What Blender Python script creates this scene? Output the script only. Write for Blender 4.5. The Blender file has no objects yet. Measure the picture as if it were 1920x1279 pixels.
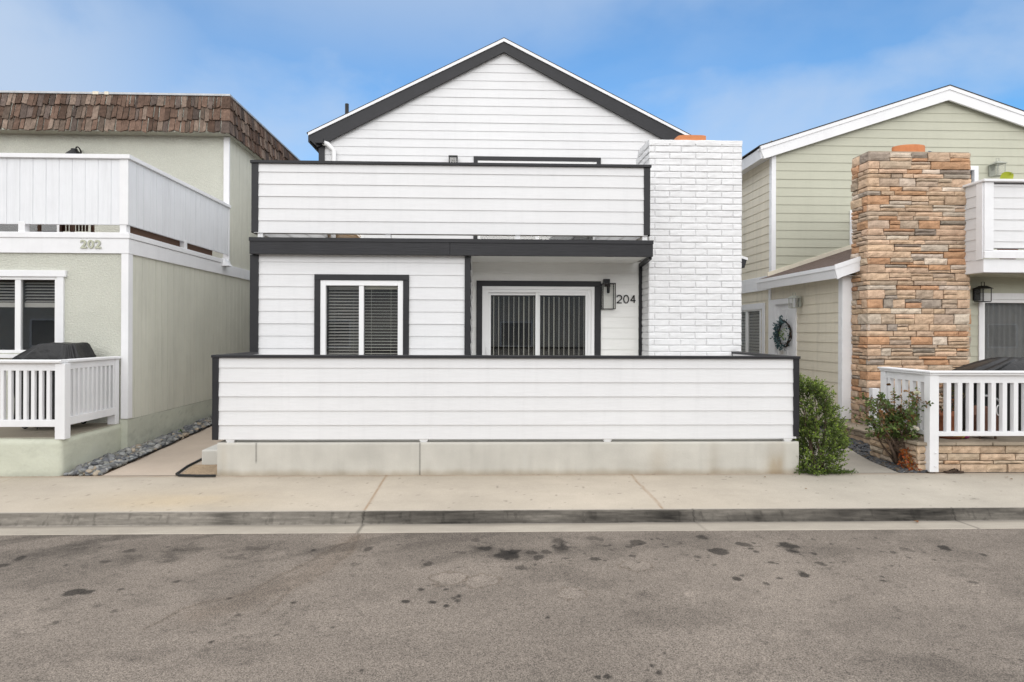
import bpy, bmesh, math, random
import numpy as np
from mathutils import Vector, Matrix, noise
R = math.radians
random.seed(7)
S = bpy.context.scene
COL = S.collection

# ---------------------------------------------------------------- camera, sky, sun, exposure
FPX, HCAM, YAW, ROLL = 1127.0, 1.9, math.atan(34 / 1127), 0.0035
cam = bpy.data.cameras.new('camera'); camo = bpy.data.objects.new('camera', cam); COL.objects.link(camo)
cam.sensor_width = 36; cam.lens = 36 * FPX / 1920
cam.shift_x = 21 / 1920; cam.shift_y = -17.5 / 1920
cam.clip_start = 0.05; cam.clip_end = 2000
camo.matrix_world = Matrix.Translation((0, 0, HCAM)) @ Matrix.Rotation(-YAW, 4, 'Z') @ Matrix.Rotation(R(90), 4, 'X') @ Matrix.Rotation(ROLL, 4, 'Z')
S.camera = camo

SUN_EL, SUN_AZ = 20, 184
W = bpy.data.worlds.new("World"); S.world = W; W.use_nodes = True
def build_world():
    nt = W.node_tree; N = nt.nodes; L = nt.links; N.clear()
    def nd(t, **k):
        n = N.new(t)
        for a, b in k.items(): setattr(n, a, b)
        return n
    def math_(op, a, b=None, clamp=False):
        n = nd('ShaderNodeMath', operation=op, use_clamp=clamp)
        for i, x in enumerate((a, b)):
            if x is None: continue
            if isinstance(x, (int, float)): n.inputs[i].default_value = x
            else: L.new(x, n.inputs[i])
        return n.outputs[0]
    def maprange(v, a, b, c=0, d=1, smooth=True):
        n = nd('ShaderNodeMapRange'); n.interpolation_type = 'SMOOTHSTEP' if smooth else 'LINEAR'
        L.new(v, n.inputs[0])
        for i, x in enumerate((a, b, c, d)): n.inputs[i + 1].default_value = x
        return n.outputs[0]
    sky = nd('ShaderNodeTexSky', sky_type='NISHITA', sun_disc=False)
    sky.sun_elevation = R(SUN_EL); sky.sun_rotation = R(SUN_AZ); sky.air_density = 1.0; sky.dust_density = 0.3; sky.ozone_density = 3.0
    hs = nd('ShaderNodeHueSaturation'); hs.inputs['Saturation'].default_value = 1.26; hs.inputs['Value'].default_value = 0.150
    L.new(sky.outputs[0], hs.inputs['Color'])
    tc = nd('ShaderNodeTexCoord'); sx = nd('ShaderNodeSeparateXYZ'); L.new(tc.outputs['Generated'], sx.inputs[0])
    x, y, z = sx.outputs
    zc = math_('MAXIMUM', z, 0.02)
    mp = nd('ShaderNodeMapping'); L.new(tc.outputs['Generated'], mp.inputs[0]); mp.inputs['Scale'].default_value = (1.0, 1.0, 1.5); mp.inputs['Location'].default_value = (3.1, 0.4, 1.7)
    n1 = nd('ShaderNodeTexNoise'); n1.inputs['Scale'].default_value = 2.6; n1.inputs['Detail'].default_value = 9; n1.inputs['Roughness'].default_value = 0.52; n1.inputs['Distortion'].default_value = 0.25
    L.new(mp.outputs[0], n1.inputs['Vector'])
    thin = maprange(n1.outputs['Fac'], 0.41, 0.74, 0.02, 0.70)
    # thick bank low on the west side (view left)
    left = maprange(x, -0.22, -0.62, 0.0, 1.0)
    bank = math_('MULTIPLY', left, maprange(n1.outputs['Fac'], 0.30, 0.56, 0.25, 0.95))
    # veiled bright overcast overhead and towards the street side
    up = math_('ADD', math_('MULTIPLY', z, 0.80), math_('MULTIPLY', y, -0.62))
    over = maprange(up, -0.06, 0.34, 0.0, 0.97)
    deck = math_('MULTIPLY', maprange(z, 0.27, 0.56, 0.0, 0.72), maprange(n1.outputs['Fac'], 0.28, 0.58, 0.35, 1.0))
    m = math_('MAXIMUM', math_('MAXIMUM', math_('MAXIMUM', thin, deck), bank), over)
    cc = nd('ShaderNodeMix', data_type='RGBA'); cc.inputs[6].default_value = (0.44, 0.54, 0.69, 1); cc.inputs[7].default_value = (1.60, 1.60, 1.61, 1)
    L.new(over, cc.inputs[0])
    mx = nd('ShaderNodeMix', data_type='RGBA'); L.new(m, mx.inputs[0]); L.new(hs.outputs[0], mx.inputs[6]); L.new(cc.outputs[2], mx.inputs[7])
    bg = nd('ShaderNodeBackground'); bg.inputs['Strength'].default_value = 1.0; L.new(mx.outputs[2], bg.inputs[0])
    out = nd('ShaderNodeOutputWorld'); L.new(bg.outputs[0], out.inputs[0])
build_world()
sl = bpy.data.lights.new('sun', 'SUN'); sl.energy = 0.55; sl.angle = R(30); sl.color = (1.0, 0.975, 0.94)
so = bpy.data.objects.new('sun', sl); COL.objects.link(so); so.location = (0, -20, 30)
sd = Vector((math.sin(R(SUN_AZ)) * math.cos(R(SUN_EL)), math.cos(R(SUN_AZ)) * math.cos(R(SUN_EL)), math.sin(R(SUN_EL))))
so.rotation_euler = sd.to_track_quat('Z', 'Y').to_euler()
vs = S.view_settings; S.display_settings.display_device = 'sRGB'
vs.view_transform = 'Standard'; vs.look = 'None'; vs.exposure = 0.30; vs.gamma = 1.0; vs.use_curve_mapping = False
S.render.engine = 'CYCLES'; S.cycles.use_denoising = True; S.cycles.max_bounces = 12; S.cycles.diffuse_bounces = 8; S.cycles.glossy_bounces = 4; S.cycles.transparent_max_bounces = 16
S.cycles.caustics_reflective = False; S.cycles.caustics_refractive = False

# ---------------------------------------------------------------- survey: photo pixel + known depth -> place in the street
_cr, _sr = math.cos(ROLL), math.sin(ROLL)
def _dir(px, py):
    du, dv = px - 939, py - 622
    u = (du * _cr + dv * _sr) / FPX; v = -(-du * _sr + dv * _cr) / FPX
    return (math.sin(YAW) + u * math.cos(YAW) if False else math.sin(YAW) + u * math.cos(YAW)), math.cos(YAW) - u * math.sin(YAW), v
def P(px, py, Y):
    dx, dy, v = _dir(px, py); t = Y / dy; return t * dx, HCAM + t * v
def G(px, py, z=0.0):
    dx, dy, v = _dir(px, py); t = (z - HCAM) / v; return t * dx, t * dy
def PX(px, py, X):
    dx, dy, v = _dir(px, py); t = X / dx; return t * dy, HCAM + t * v
def XA(px, Y, py=622): return P(px, py, Y)[0]
def ZA(py, Y, px=905): return P(px, py, Y)[1]

# ---------------------------------------------------------------- mesh helper
OFF = {}
class MB:
    def __init__(s): s.v = []; s.f = []; s.c = []; s.col = (1, 1, 1)
    def poly(s, pts):
        i = len(s.v); s.v += [tuple(p) for p in pts]; s.f.append(tuple(range(i, i + len(pts)))); s.c.append(s.col)
    def raw(s, vs_, fs):
        i = len(s.v); s.v += [tuple(p) for p in vs_]
        for f in fs: s.f.append(tuple(i + k for k in f)); s.c.append(s.col)
    def box(s, x0, x1, y0, y1, z0, z1):
        if x0 > x1: x0, x1 = x1, x0
        if y0 > y1: y0, y1 = y1, y0
        if z0 > z1: z0, z1 = z1, z0
        s.raw([(x0,y0,z0),(x1,y0,z0),(x1,y1,z0),(x0,y1,z0),(x0,y0,z1),(x1,y0,z1),(x1,y1,z1),(x0,y1,z1)],
              [(0,3,2,1),(4,5,6,7),(0,1,5,4),(1,2,6,5),(2,3,7,6),(3,0,4,7)])
    def prism(s, pts, ext):
        n = len(pts); e = Vector(ext); a = [Vector(p) for p in pts]; b = [p + e for p in a]
        s.raw(a + b, [tuple(range(n - 1, -1, -1)), tuple(range(n, 2 * n))] + [(i, (i + 1) % n, n + (i + 1) % n, n + i) for i in range(n)])
    def tube(s, pts, r, n=8):
        pts = [Vector(p) for p in pts]; m = len(pts)
        if not hasattr(r, '__len__'): r = [r] * m
        vs_ = []; up = None
        for i, p in enumerate(pts):
            d = (pts[min(i + 1, m - 1)] - pts[max(i - 1, 0)]).normalized()
            if up is None: up = d.orthogonal().normalized()
            up = (up - d * up.dot(d))
            up = up.normalized() if up.length > 1e-6 else d.orthogonal().normalized()
            w = d.cross(up)
            for k in range(n):
                a = 2 * math.pi * k / n; vs_.append(p + (up * math.cos(a) + w * math.sin(a)) * r[i])
        fs = [(i * n + k, i * n + (k + 1) % n, (i + 1) * n + (k + 1) % n, (i + 1) * n + k) for i in range(m - 1) for k in range(n)]
        fs += [tuple(range(n - 1, -1, -1)), tuple(range((m - 1) * n, m * n))]
        s.raw(vs_, fs)
    def lathe(s, c, prof, n=20, sx=1, sy=1):
        vs_ = []; m = len(prof)
        for r, z in prof:
            for k in range(n):
                a = 2 * math.pi * k / n; vs_.append((c[0] + r * sx * math.cos(a), c[1] + r * sy * math.sin(a), c[2] + z))
        fs = [(i * n + k, i * n + (k + 1) % n, (i + 1) * n + (k + 1) % n, (i + 1) * n + k) for i in range(m - 1) for k in range(n)]
        fs += [tuple(range(n - 1, -1, -1)), tuple(range((m - 1) * n, m * n))]
        s.raw(vs_, fs)
    def sphere(s, c, rx, ry, rz, rot=None, nu=8, nv=5):
        vs_ = []
        for j in range(nv + 1):
            t = math.pi * j / nv
            for k in range(nu):
                a = 2 * math.pi * k / nu
                p = Vector((rx * math.sin(t) * math.cos(a), ry * math.sin(t) * math.sin(a), rz * math.cos(t)))
                if rot: p = rot @ p
                vs_.append((c[0] + p.x, c[1] + p.y, c[2] + p.z))
        s.raw(vs_, [(j * nu + k, (j + 1) * nu + k, (j + 1) * nu + (k + 1) % nu, j * nu + (k + 1) % nu) for j in range(nv) for k in range(nu)])
    def build(s, name, m, parent=None, origin=None, bevel=0, smooth=False, colours=False, fix=True):
        o0 = Vector(OFF[parent.name]) if parent is not None else Vector(origin or (0, 0, 0))
        me = bpy.data.meshes.new(name)
        me.from_pydata([(p[0] - o0.x, p[1] - o0.y, p[2] - o0.z) for p in s.v], [], s.f)
        if colours:
            ca = me.color_attributes.new('Col', 'FLOAT_COLOR', 'CORNER')
            arr = np.ones((len(me.loops), 4), np.float32)
            cnt = np.array([len(f) for f in s.f]); arr[:, :3] = np.repeat(np.array(s.c, np.float32)[:, :3], cnt, axis=0)
            ca.data.foreach_set('color', arr.ravel())
        if fix:
            bm = bmesh.new(); bm.from_mesh(me); bmesh.ops.recalc_face_normals(bm, faces=bm.faces); bm.to_mesh(me); bm.free()
        if smooth: me.polygons.foreach_set('use_smooth', [True] * len(me.polygons))
        me.materials.append(m)
        o = bpy.data.objects.new(name, me); COL.objects.link(o)
        if parent is not None: o.parent = parent
        else: o.location = o0
        OFF[o.name] = tuple(o0)
        if bevel:
            b = o.modifiers.new('bevel', 'BEVEL'); b.width = bevel; b.segments = 2; b.limit_method = 'ANGLE'; b.angle_limit = R(40)
        return o
def tag(o, label=None, cat=None, group=None, kind=None):
    if label: o['label'] = label
    if cat: o['category'] = cat
    if group: o['group'] = group
    if kind: o['kind'] = kind
    return o
def thing(name, loc, label, cat, group=None):
    o = bpy.data.objects.new(name, None); COL.objects.link(o); o.location = loc; o.empty_display_size = 0.1
    OFF[o.name] = tuple(loc); return tag(o, label, cat, group)
def copy_part(src, parent, dx, dy=0, dz=0):
    c = src.copy(); COL.objects.link(c); c.parent = parent; c.location = (src.location.x + dx, src.location.y + dy, src.location.z + dz); OFF[c.name] = OFF[src.name]; return c

# ---------------------------------------------------------------- materials
def newmat(name):
    m = bpy.data.materials.new(name); m.use_nodes = True
    nt = m.node_tree; b = nt.nodes['Principled BSDF']; return m, nt, b
def paint(name, c, rough=0.55, spec=0.35, grain=None, gs=0.15, bump=0.15, bscale=60, var=0.06, vscale=1.5, attr=False, metallic=0, warm=0.0, speck=0.0, speckscale=300, bdist=0.01, drip=0.0):
    m, nt, b = newmat(name); N = nt.nodes; L = nt.links
    tc = N.new('ShaderNodeTexCoord'); mp = N.new('ShaderNodeMapping'); L.new(tc.outputs['Object'], mp.inputs[0])
    if grain == 'x': mp.inputs['Scale'].default_value = (gs, 1, 1)
    if grain == 'y': mp.inputs['Scale'].default_value = (1, gs, 1)
    if grain == 'z': mp.inputs['Scale'].default_value = (1, 1, gs)
    n1 = N.new('ShaderNodeTexNoise'); n1.inputs['Scale'].default_value = bscale; n1.inputs['Detail'].default_value = 6; n1.inputs['Roughness'].default_value = 0.6; L.new(mp.outputs[0], n1.inputs['Vector'])
    n2 = N.new('ShaderNodeTexNoise'); n2.inputs['Scale'].default_value = vscale; n2.inputs['Detail'].default_value = 8; n2.inputs['Roughness'].default_value = 0.62; L.new(tc.outputs['Object'], n2.inputs['Vector'])
    mr = N.new('ShaderNodeMapRange'); mr.inputs[1].default_value = 0.3; mr.inputs[2].default_value = 0.7; mr.inputs[3].default_value = 1 - var; mr.inputs[4].default_value = 1 + var * 0.5; L.new(n2.outputs['Fac'], mr.inputs[0])
    fac = mr.outputs[0]
    if speck:
        n3 = N.new('ShaderNodeTexNoise'); n3.inputs['Scale'].default_value = speckscale; n3.inputs['Detail'].default_value = 2; L.new(mp.outputs[0], n3.inputs['Vector'])
        m3 = N.new('ShaderNodeMapRange'); m3.inputs[1].default_value = 0.3; m3.inputs[2].default_value = 0.7; m3.inputs[3].default_value = 1 - speck; m3.inputs[4].default_value = 1 + speck; L.new(n3.outputs['Fac'], m3.inputs[0])
        mu = N.new('ShaderNodeMath'); mu.operation = 'MULTIPLY'; L.new(fac, mu.inputs[0]); L.new(m3.outputs[0], mu.inputs[1]); fac = mu.outputs[0]
    if grain:
        m4 = N.new('ShaderNodeMapRange'); m4.inputs[1].default_value = 0.3; m4.inputs[2].default_value = 0.7; m4.inputs[3].default_value = 0.965; m4.inputs[4].default_value = 1.02; L.new(n1.outputs['Fac'], m4.inputs[0])
        mu4 = N.new('ShaderNodeMath'); mu4.operation = 'MULTIPLY'; L.new(fac, mu4.inputs[0]); L.new(m4.outputs[0], mu4.inputs[1]); fac = mu4.outputs[0]
    if drip:
        md = N.new('ShaderNodeMapping'); md.inputs['Scale'].default_value = (9, 9, .55); L.new(tc.outputs['Object'], md.inputs[0])
        nd_ = N.new('ShaderNodeTexNoise'); nd_.inputs['Scale'].default_value = 1.0; nd_.inputs['Detail'].default_value = 7; nd_.inputs['Roughness'].default_value = .65; L.new(md.outputs[0], nd_.inputs['Vector'])
        m5 = N.new('ShaderNodeMapRange'); m5.inputs[1].default_value = 0.50; m5.inputs[2].default_value = 0.75; m5.inputs[3].default_value = 1.0; m5.inputs[4].default_value = 1 - drip; L.new(nd_.outputs['Fac'], m5.inputs[0])
        mu5 = N.new('ShaderNodeMath'); mu5.operation = 'MULTIPLY'; L.new(fac, mu5.inputs[0]); L.new(m5.outputs[0], mu5.inputs[1]); fac = mu5.outputs[0]
    vm = N.new('ShaderNodeVectorMath'); vm.operation = 'SCALE'; L.new(fac, vm.inputs['Scale'])
    if attr:
        at = N.new('ShaderNodeAttribute'); at.attribute_name = 'Col'
        mm = N.new('ShaderNodeVectorMath'); mm.operation = 'MULTIPLY'; mm.inputs[1].default_value = c; L.new(at.outputs['Color'], mm.inputs[0]); L.new(mm.outputs[0], vm.inputs[0])
    else: vm.inputs[0].default_value = c
    L.new(vm.outputs[0], b.inputs['Base Color'])
    b.inputs['Roughness'].default_value = rough; b.inputs['Specular IOR Level'].default_value = spec; b.inputs['Metallic'].default_value = metallic
    if bump:
        bp = N.new('ShaderNodeBump'); bp.inputs['Strength'].default_value = bump; bp.inputs['Distance'].default_value = bdist; L.new(n1.outputs['Fac'], bp.inputs['Height']); L.new(bp.outputs[0], b.inputs['Normal'])
    return m
def stucco(name, c, scale=42, strength=0.5):
    m = paint(name, c, rough=0.85, spec=0.2, bump=strength, bscale=scale, var=0.05, vscale=2.2, bdist=0.02)
    nt = m.node_tree; N = nt.nodes; L = nt.links
    bp = [n for n in N if n.type == 'BUMP'][0]; nz = bp.inputs['Height'].links[0].from_node; nz.inputs['Detail'].default_value = 4; nz.inputs['Distortion'].default_value = 0.15
    cr = N.new('ShaderNodeMapRange'); cr.interpolation_type = 'SMOOTHSTEP'; cr.inputs[1].default_value = 0.42; cr.inputs[2].default_value = 0.62; L.new(nz.outputs['Fac'], cr.inputs[0]); L.new(cr.outputs[0], bp.inputs['Height'])
    vm = [n for n in N if n.type == 'VECT_MATH'][0]; old = vm.inputs['Scale'].links[0].from_socket; m2 = N.new('ShaderNodeMapRange'); m2.inputs[3].default_value = .95; m2.inputs[4].default_value = 1.04; L.new(cr.outputs[0], m2.inputs[0]); mu = N.new('ShaderNodeMath'); mu.operation = 'MULTIPLY'; L.new(old, mu.inputs[0]); L.new(m2.outputs[0], mu.inputs[1]); L.new(mu.outputs[0], vm.inputs['Scale'])
    return m
def glass_mat(name, tint=0.85, refl=0.07, rough=0.0):
    m, nt, b = newmat(name); N = nt.nodes; L = nt.links; N.remove(b)
    lw = N.new('ShaderNodeLayerWeight'); pw = N.new('ShaderNodeMath'); pw.operation = 'POWER'; pw.inputs[1].default_value = 5; L.new(lw.outputs['Facing'], pw.inputs[0]); f = N.new('ShaderNodeMapRange'); f.inputs[3].default_value = refl; f.inputs[4].default_value = 1.0; L.new(pw.outputs[0], f.inputs[0])
    t = N.new('ShaderNodeBsdfTransparent'); t.inputs[0].default_value = (tint, tint, tint * 0.99, 1)
    g = N.new('ShaderNodeBsdfGlossy'); g.inputs['Roughness'].default_value = rough
    mx = N.new('ShaderNodeMixShader'); L.new(f.outputs[0], mx.inputs[0]); L.new(t.outputs[0], mx.inputs[1]); L.new(g.outputs[0], mx.inputs[2]); L.new(mx.outputs[0], N['Material Output'].inputs[0])
    return m
def leafy(name, rough=0.5):
    m, nt, b = newmat(name); N = nt.nodes; L = nt.links
    at = N.new('ShaderNodeAttribute'); at.attribute_name = 'Col'; L.new(at.outputs['Color'], b.inputs['Base Color'])
    b.inputs['Roughness'].default_value = rough; b.inputs['Specular IOR Level'].default_value = 0.4
    tr = N.new('ShaderNodeBsdfTranslucent'); L.new(at.outputs['Color'], tr.inputs[0]); mx = N.new('ShaderNodeMixShader'); mx.inputs[0].default_value = 0.3
    L.new(b.outputs[0], mx.inputs[1]); L.new(tr.outputs[0], mx.inputs[2]); L.new(mx.outputs[0], N['Material Output'].inputs[0]); return m

M = {}
M['wsx'] = paint('white_lap_siding', (0.70, 0.70, 0.705), drip=0.04, rough=0.5, grain='x', gs=0.07, bump=0.22, bscale=55, var=0.035, vscale=0.9, bdist=0.004)
M['wsy'] = paint('white_lap_siding_return', (0.70, 0.70, 0.705), drip=0.04, rough=0.5, grain='y', gs=0.07, bump=0.22, bscale=55, var=0.035, vscale=0.9, bdist=0.004)
M['wt'] = paint('white_trim_paint', (0.76, 0.76, 0.77), drip=0.04, rough=0.45, bump=0.10, bscale=40, var=0.05, vscale=3)
M['vinyl'] = paint('white_vinyl', (0.78, 0.78, 0.78), rough=0.35, bump=0, var=0.02)
M['porch'] = paint('porch_white_lightened', (0.79, 0.785, 0.76), rough=0.55, grain='x', gs=0.07, bump=0.25, bscale=55, var=0.04, bdist=0.004)  # siding white with fill light put into the colour against porch shade
M['wt11'] = paint('white_grooved_panel', (0.72, 0.73, 0.75), drip=0.1, rough=0.55, grain='z', gs=0.06, bump=0.2, bscale=60, var=0.05, vscale=1.6, bdist=0.004)
M['bt'] = paint('black_trim_paint', (0.0165, 0.0165, 0.0195), rough=0.5, grain='x', gs=0.08, bump=0.5, bscale=45, var=0.25, vscale=3, bdist=0.006)
M['btz'] = paint('black_trim_paint_upright', (0.0165, 0.0165, 0.0195), rough=0.5, grain='z', gs=0.08, bump=0.5, bscale=45, var=0.25, vscale=3, bdist=0.006)
M['bm'] = paint('black_metal', (0.012, 0.012, 0.013), rough=0.4, bump=0, var=0.1, metallic=0.3)
M['sagest'] = stucco('sage_stucco', (0.595, 0.60, 0.525))
M['sageside'] = paint('sage_grooved_siding_lightened', (0.615, 0.61, 0.525), drip=0.13, rough=0.7, grain='z', gs=0.05, bump=0.3, bscale=70, var=0.08, vscale=1.2, bdist=0.005)  # sage paint with its colour lifted to stand in for missing alley light
M['sagecon'] = paint('sage_painted_concrete', (0.55, 0.565, 0.475), rough=0.75, bump=0.35, bscale=14, var=0.10, vscale=2.0, attr=True, bdist=0.02)
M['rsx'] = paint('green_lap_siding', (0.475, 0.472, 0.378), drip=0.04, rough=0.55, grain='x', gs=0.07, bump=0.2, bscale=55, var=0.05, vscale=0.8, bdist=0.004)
M['rsy'] = paint('green_lap_siding_return_lightened', (0.68, 0.625, 0.505), drip=0.16, rough=0.55, grain='y', gs=0.07, bump=0.2, bscale=55, var=0.07, vscale=0.8, bdist=0.004)  # same green paint as the front, lightened and warmed to offset alley shade
M['brick'] = paint('white_painted_brick', (0.745, 0.745, 0.75), drip=0.04, rough=0.55, bump=0.5, bscale=28, var=0.04, vscale=6, bdist=0.01)
M['stone'] = paint('ledge_stone', (1, 1, 1), rough=0.85, spec=0.2, bump=0.8, bscale=24, var=0.28, vscale=9, attr=True, speck=0.12, speckscale=90, bdist=0.012)
M['mortar'] = paint('dark_joint', (0.06, 0.052, 0.045), rough=0.95, bump=0.3)
M['shake'] = paint('cedar_shake', (1, 1, 1), rough=0.9, spec=0.1, grain='z', gs=0.12, bump=0.8, bscale=60, var=0.3, vscale=10, attr=True, speck=0.25, speckscale=45, bdist=0.008)
M['shingle'] = paint('asphalt_shingle', (0.05, 0.045, 0.042), rough=0.95, bump=0.6, bscale=120, var=0.2, speck=0.3, speckscale=120)
M['brownshingle'] = paint('brown_asphalt_shingle', (0.12, 0.085, 0.07), rough=0.95, bump=0.6, bscale=90, var=0.3, vscale=8, speck=0.45, speckscale=60)
M['terra'] = paint('terracotta', (0.58, 0.22, 0.09), rough=0.75, bump=0.2, bscale=40, var=0.15, vscale=9)
M['potterra'] = paint('weathered_terracotta', (0.30, 0.11, 0.055), rough=0.8, bump=0.2, bscale=40, var=0.3, vscale=7)
M['dark'] = paint('dim_room', (0.05, 0.047, 0.043), rough=0.9, bump=0, var=0.3, vscale=1.5)
M['slat'] = paint('blind_slat', (0.86, 0.85, 0.77), rough=0.5, bump=0, var=0.04)
M['darkslat'] = paint('dim_blind_slat', (0.45, 0.44, 0.42), rough=0.5, bump=0, var=0.04)
M['glass'] = glass_mat('window_glass', 0.93, 0.085)
M['lglass'] = glass_mat('lantern_glass', 0.96, 0.04)
M['curtain'] = paint('grey_curtain', (0.22, 0.22, 0.22), rough=0.9, grain='z', gs=0.02, bump=0.4, bscale=60, var=0.15, vscale=8)
M['cover'] = paint('black_vinyl_cover', (0.009, 0.009, 0.010), rough=0.40, spec=0.38, bump=0.5, bscale=11, var=0.2, vscale=5, bdist=0.03)
M['rubber'] = paint('black_rubber', (0.012, 0.012, 0.012), rough=0.6, bump=0.1)
M['steel'] = paint('galvanised_metal', (0.42, 0.43, 0.44), rough=0.5, bump=0.1, var=0.15, vscale=6, metallic=0.4)
M['lampgreen'] = paint('weathered_lamp_metal', (0.38, 0.39, 0.34), rough=0.6, bump=0.2, bscale=80, var=0.2, vscale=20)
M['leaf'] = leafy('shrub_leaf'); M['bark'] = paint('bark', (0.13, 0.09, 0.065), rough=0.9, grain='z', gs=0.2, bump=0.8, bscale=60, var=0.3, vscale=15)
M['petal'] = leafy('petal', 0.7)
M['numgreen'] = paint('sage_number_paint', (0.44, 0.45, 0.35), rough=0.5, bump=0)
M['wicker'] = paint('wicker', (0.16, 0.075, 0.05), rough=0.7, bump=0.7, bscale=70, var=0.3, vscale=20)
M['yellow'] = paint('yellow_plastic', (0.75, 0.6, 0.03), rough=0.4, bump=0); M['pink'] = paint('pink_plastic', (0.55, 0.06, 0.28), rough=0.4, bump=0)
M['flag'] = paint('flagstone_cap', (0.32, 0.265, 0.20), rough=0.85, bump=0.5, bscale=16, var=0.25, vscale=4, attr=False, bdist=0.012)
M['leather'] = paint('brown_sandal', (0.05, 0.032, 0.022), rough=0.8, bump=0.2)
M['wood'] = paint('brown_wood', (0.12, 0.065, 0.04), rough=0.6, grain='x', gs=0.1, bump=0.3)
M['cream'] = paint('cream_flashing', (0.72, 0.66, 0.54), rough=0.7, bump=0.2, var=0.12, vscale=6)
M['asphalt'] = paint('worn_asphalt', (1, 1, 1), rough=0.93, spec=0.25, bump=0.75, bscale=170, var=0.10, vscale=0.9, attr=True, speck=0.6, speckscale=130, bdist=0.006)
M['walk'] = paint('sidewalk_concrete', (1, 1, 1), rough=0.9, spec=0.2, bump=0.25, bscale=120, var=0.08, vscale=1.3, attr=True, speck=0.11, speckscale=150, bdist=0.004)
M['basecon'] = paint('bare_concrete', (1, 1, 1), rough=0.85, spec=0.2, bump=0.3, bscale=40, var=0.06, vscale=2.5, attr=True, speck=0.04, speckscale=140, bdist=0.006)
M['tansoil'] = paint('dry_soil', (0.36, 0.27, 0.18), rough=1, bump=0.8, bscale=60, var=0.2, vscale=6, speck=0.3, speckscale=60)
M['soil'] = paint('soil', (0.20, 0.14, 0.09), rough=1, bump=0.8, bscale=60, var=0.3, vscale=6, speck=0.4, speckscale=60)
M['pebble'] = paint('river_pebbles', (1, 1, 1), rough=0.6, bump=0.15, bscale=60, var=0.12, vscale=25, attr=True)
M['earth'] = paint('town_ground', (0.22, 0.20, 0.17), rough=1, bump=0.3, bscale=4, var=0.2, vscale=0.3)

# ---------------------------------------------------------------- numpy noise for stains
def vnoise(x, y, seed=0, octv=4):
    tot = np.zeros_like(x, float); amp = 1; ns = 0
    for o in range(octv):
        fx, fy = x * 2 ** o, y * 2 ** o
        ix, iy = np.floor(fx).astype(np.int64), np.floor(fy).astype(np.int64); tx, ty = fx - ix, fy - iy
        tx = tx * tx * (3 - 2 * tx); ty = ty * ty * (3 - 2 * ty)
        def h(a, b):
            q = (a * 374761393 + b * 668265263 + (seed + o) * 1442695041) & 0x7fffffff
            q = ((q ^ (q >> 13)) * 1274126177) & 0x7fffffff
            return ((q ^ (q >> 16)) & 0xffff) / 65535.0
        v = (h(ix, iy) * (1 - tx) + h(ix + 1, iy) * tx) * (1 - ty) + (h(ix, iy + 1) * (1 - tx) + h(ix + 1, iy + 1) * tx) * ty
        tot += v * amp; ns += amp; amp *= 0.5
    return tot / ns
def sheet(name, A, B, pos, colour, m, kind=None, parent=None):
    """a grid sheet A x B whose points come from pos(a,b) and whose stains come from colour(a,b)"""
    a, b = np.meshgrid(np.array(A, float), np.array(B, float)); na, nb = len(A), len(B)
    p = np.stack(pos(a, b), -1).reshape(-1, 3)
    if parent is not None: p = p - np.array(OFF[parent.name])
    idx = np.arange(na * nb).reshape(nb, na)
    q = np.stack([idx[:-1, :-1], idx[:-1, 1:], idx[1:, 1:], idx[1:, :-1]], -1).reshape(-1, 4)
    me = bpy.data.meshes.new(name); me.vertices.add(len(p)); me.vertices.foreach_set('co', p.astype(np.float32).ravel())
    me.loops.add(q.size); me.loops.foreach_set('vertex_index', q.astype(np.int32).ravel())
    me.polygons.add(len(q)); me.polygons.foreach_set('loop_start', np.arange(0, q.size, 4, dtype=np.int32))
    me.update(calc_edges=True); me.validate()
    c = np.ones((na * nb, 4), np.float32); c[:, :3] = np.clip(colour(a, b).reshape(-1, 3), 0, 1)
    ca = me.color_attributes.new('Col', 'FLOAT_COLOR', 'POINT'); ca.data.foreach_set('color', c.ravel())
    me.polygons.foreach_set('use_smooth', [True] * len(me.polygons))
    me.materials.append(m); o = bpy.data.objects.new(name, me); COL.objects.link(o)
    if parent is not None: o.parent = parent; OFF[o.name] = OFF[parent.name]
    if kind: o['kind'] = kind
    return o
def axis(lo, hi, step, far_lo, far_hi):
    a = list(np.arange(lo, hi + 1e-6, step)); o = []
    d = step; x = lo
    while x > far_lo: d *= 1.7; x -= d; o.insert(0, max(x, far_lo))
    a = o + a; d = step; x = a[-1]
    while x < far_hi: d *= 1.7; x += d; a.append(min(x, far_hi))
    return a
def sstep(e0, e1, x): t = np.clip((x - e0) / (e1 - e0), 0, 1); return t * t * (3 - 2 * t)

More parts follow.
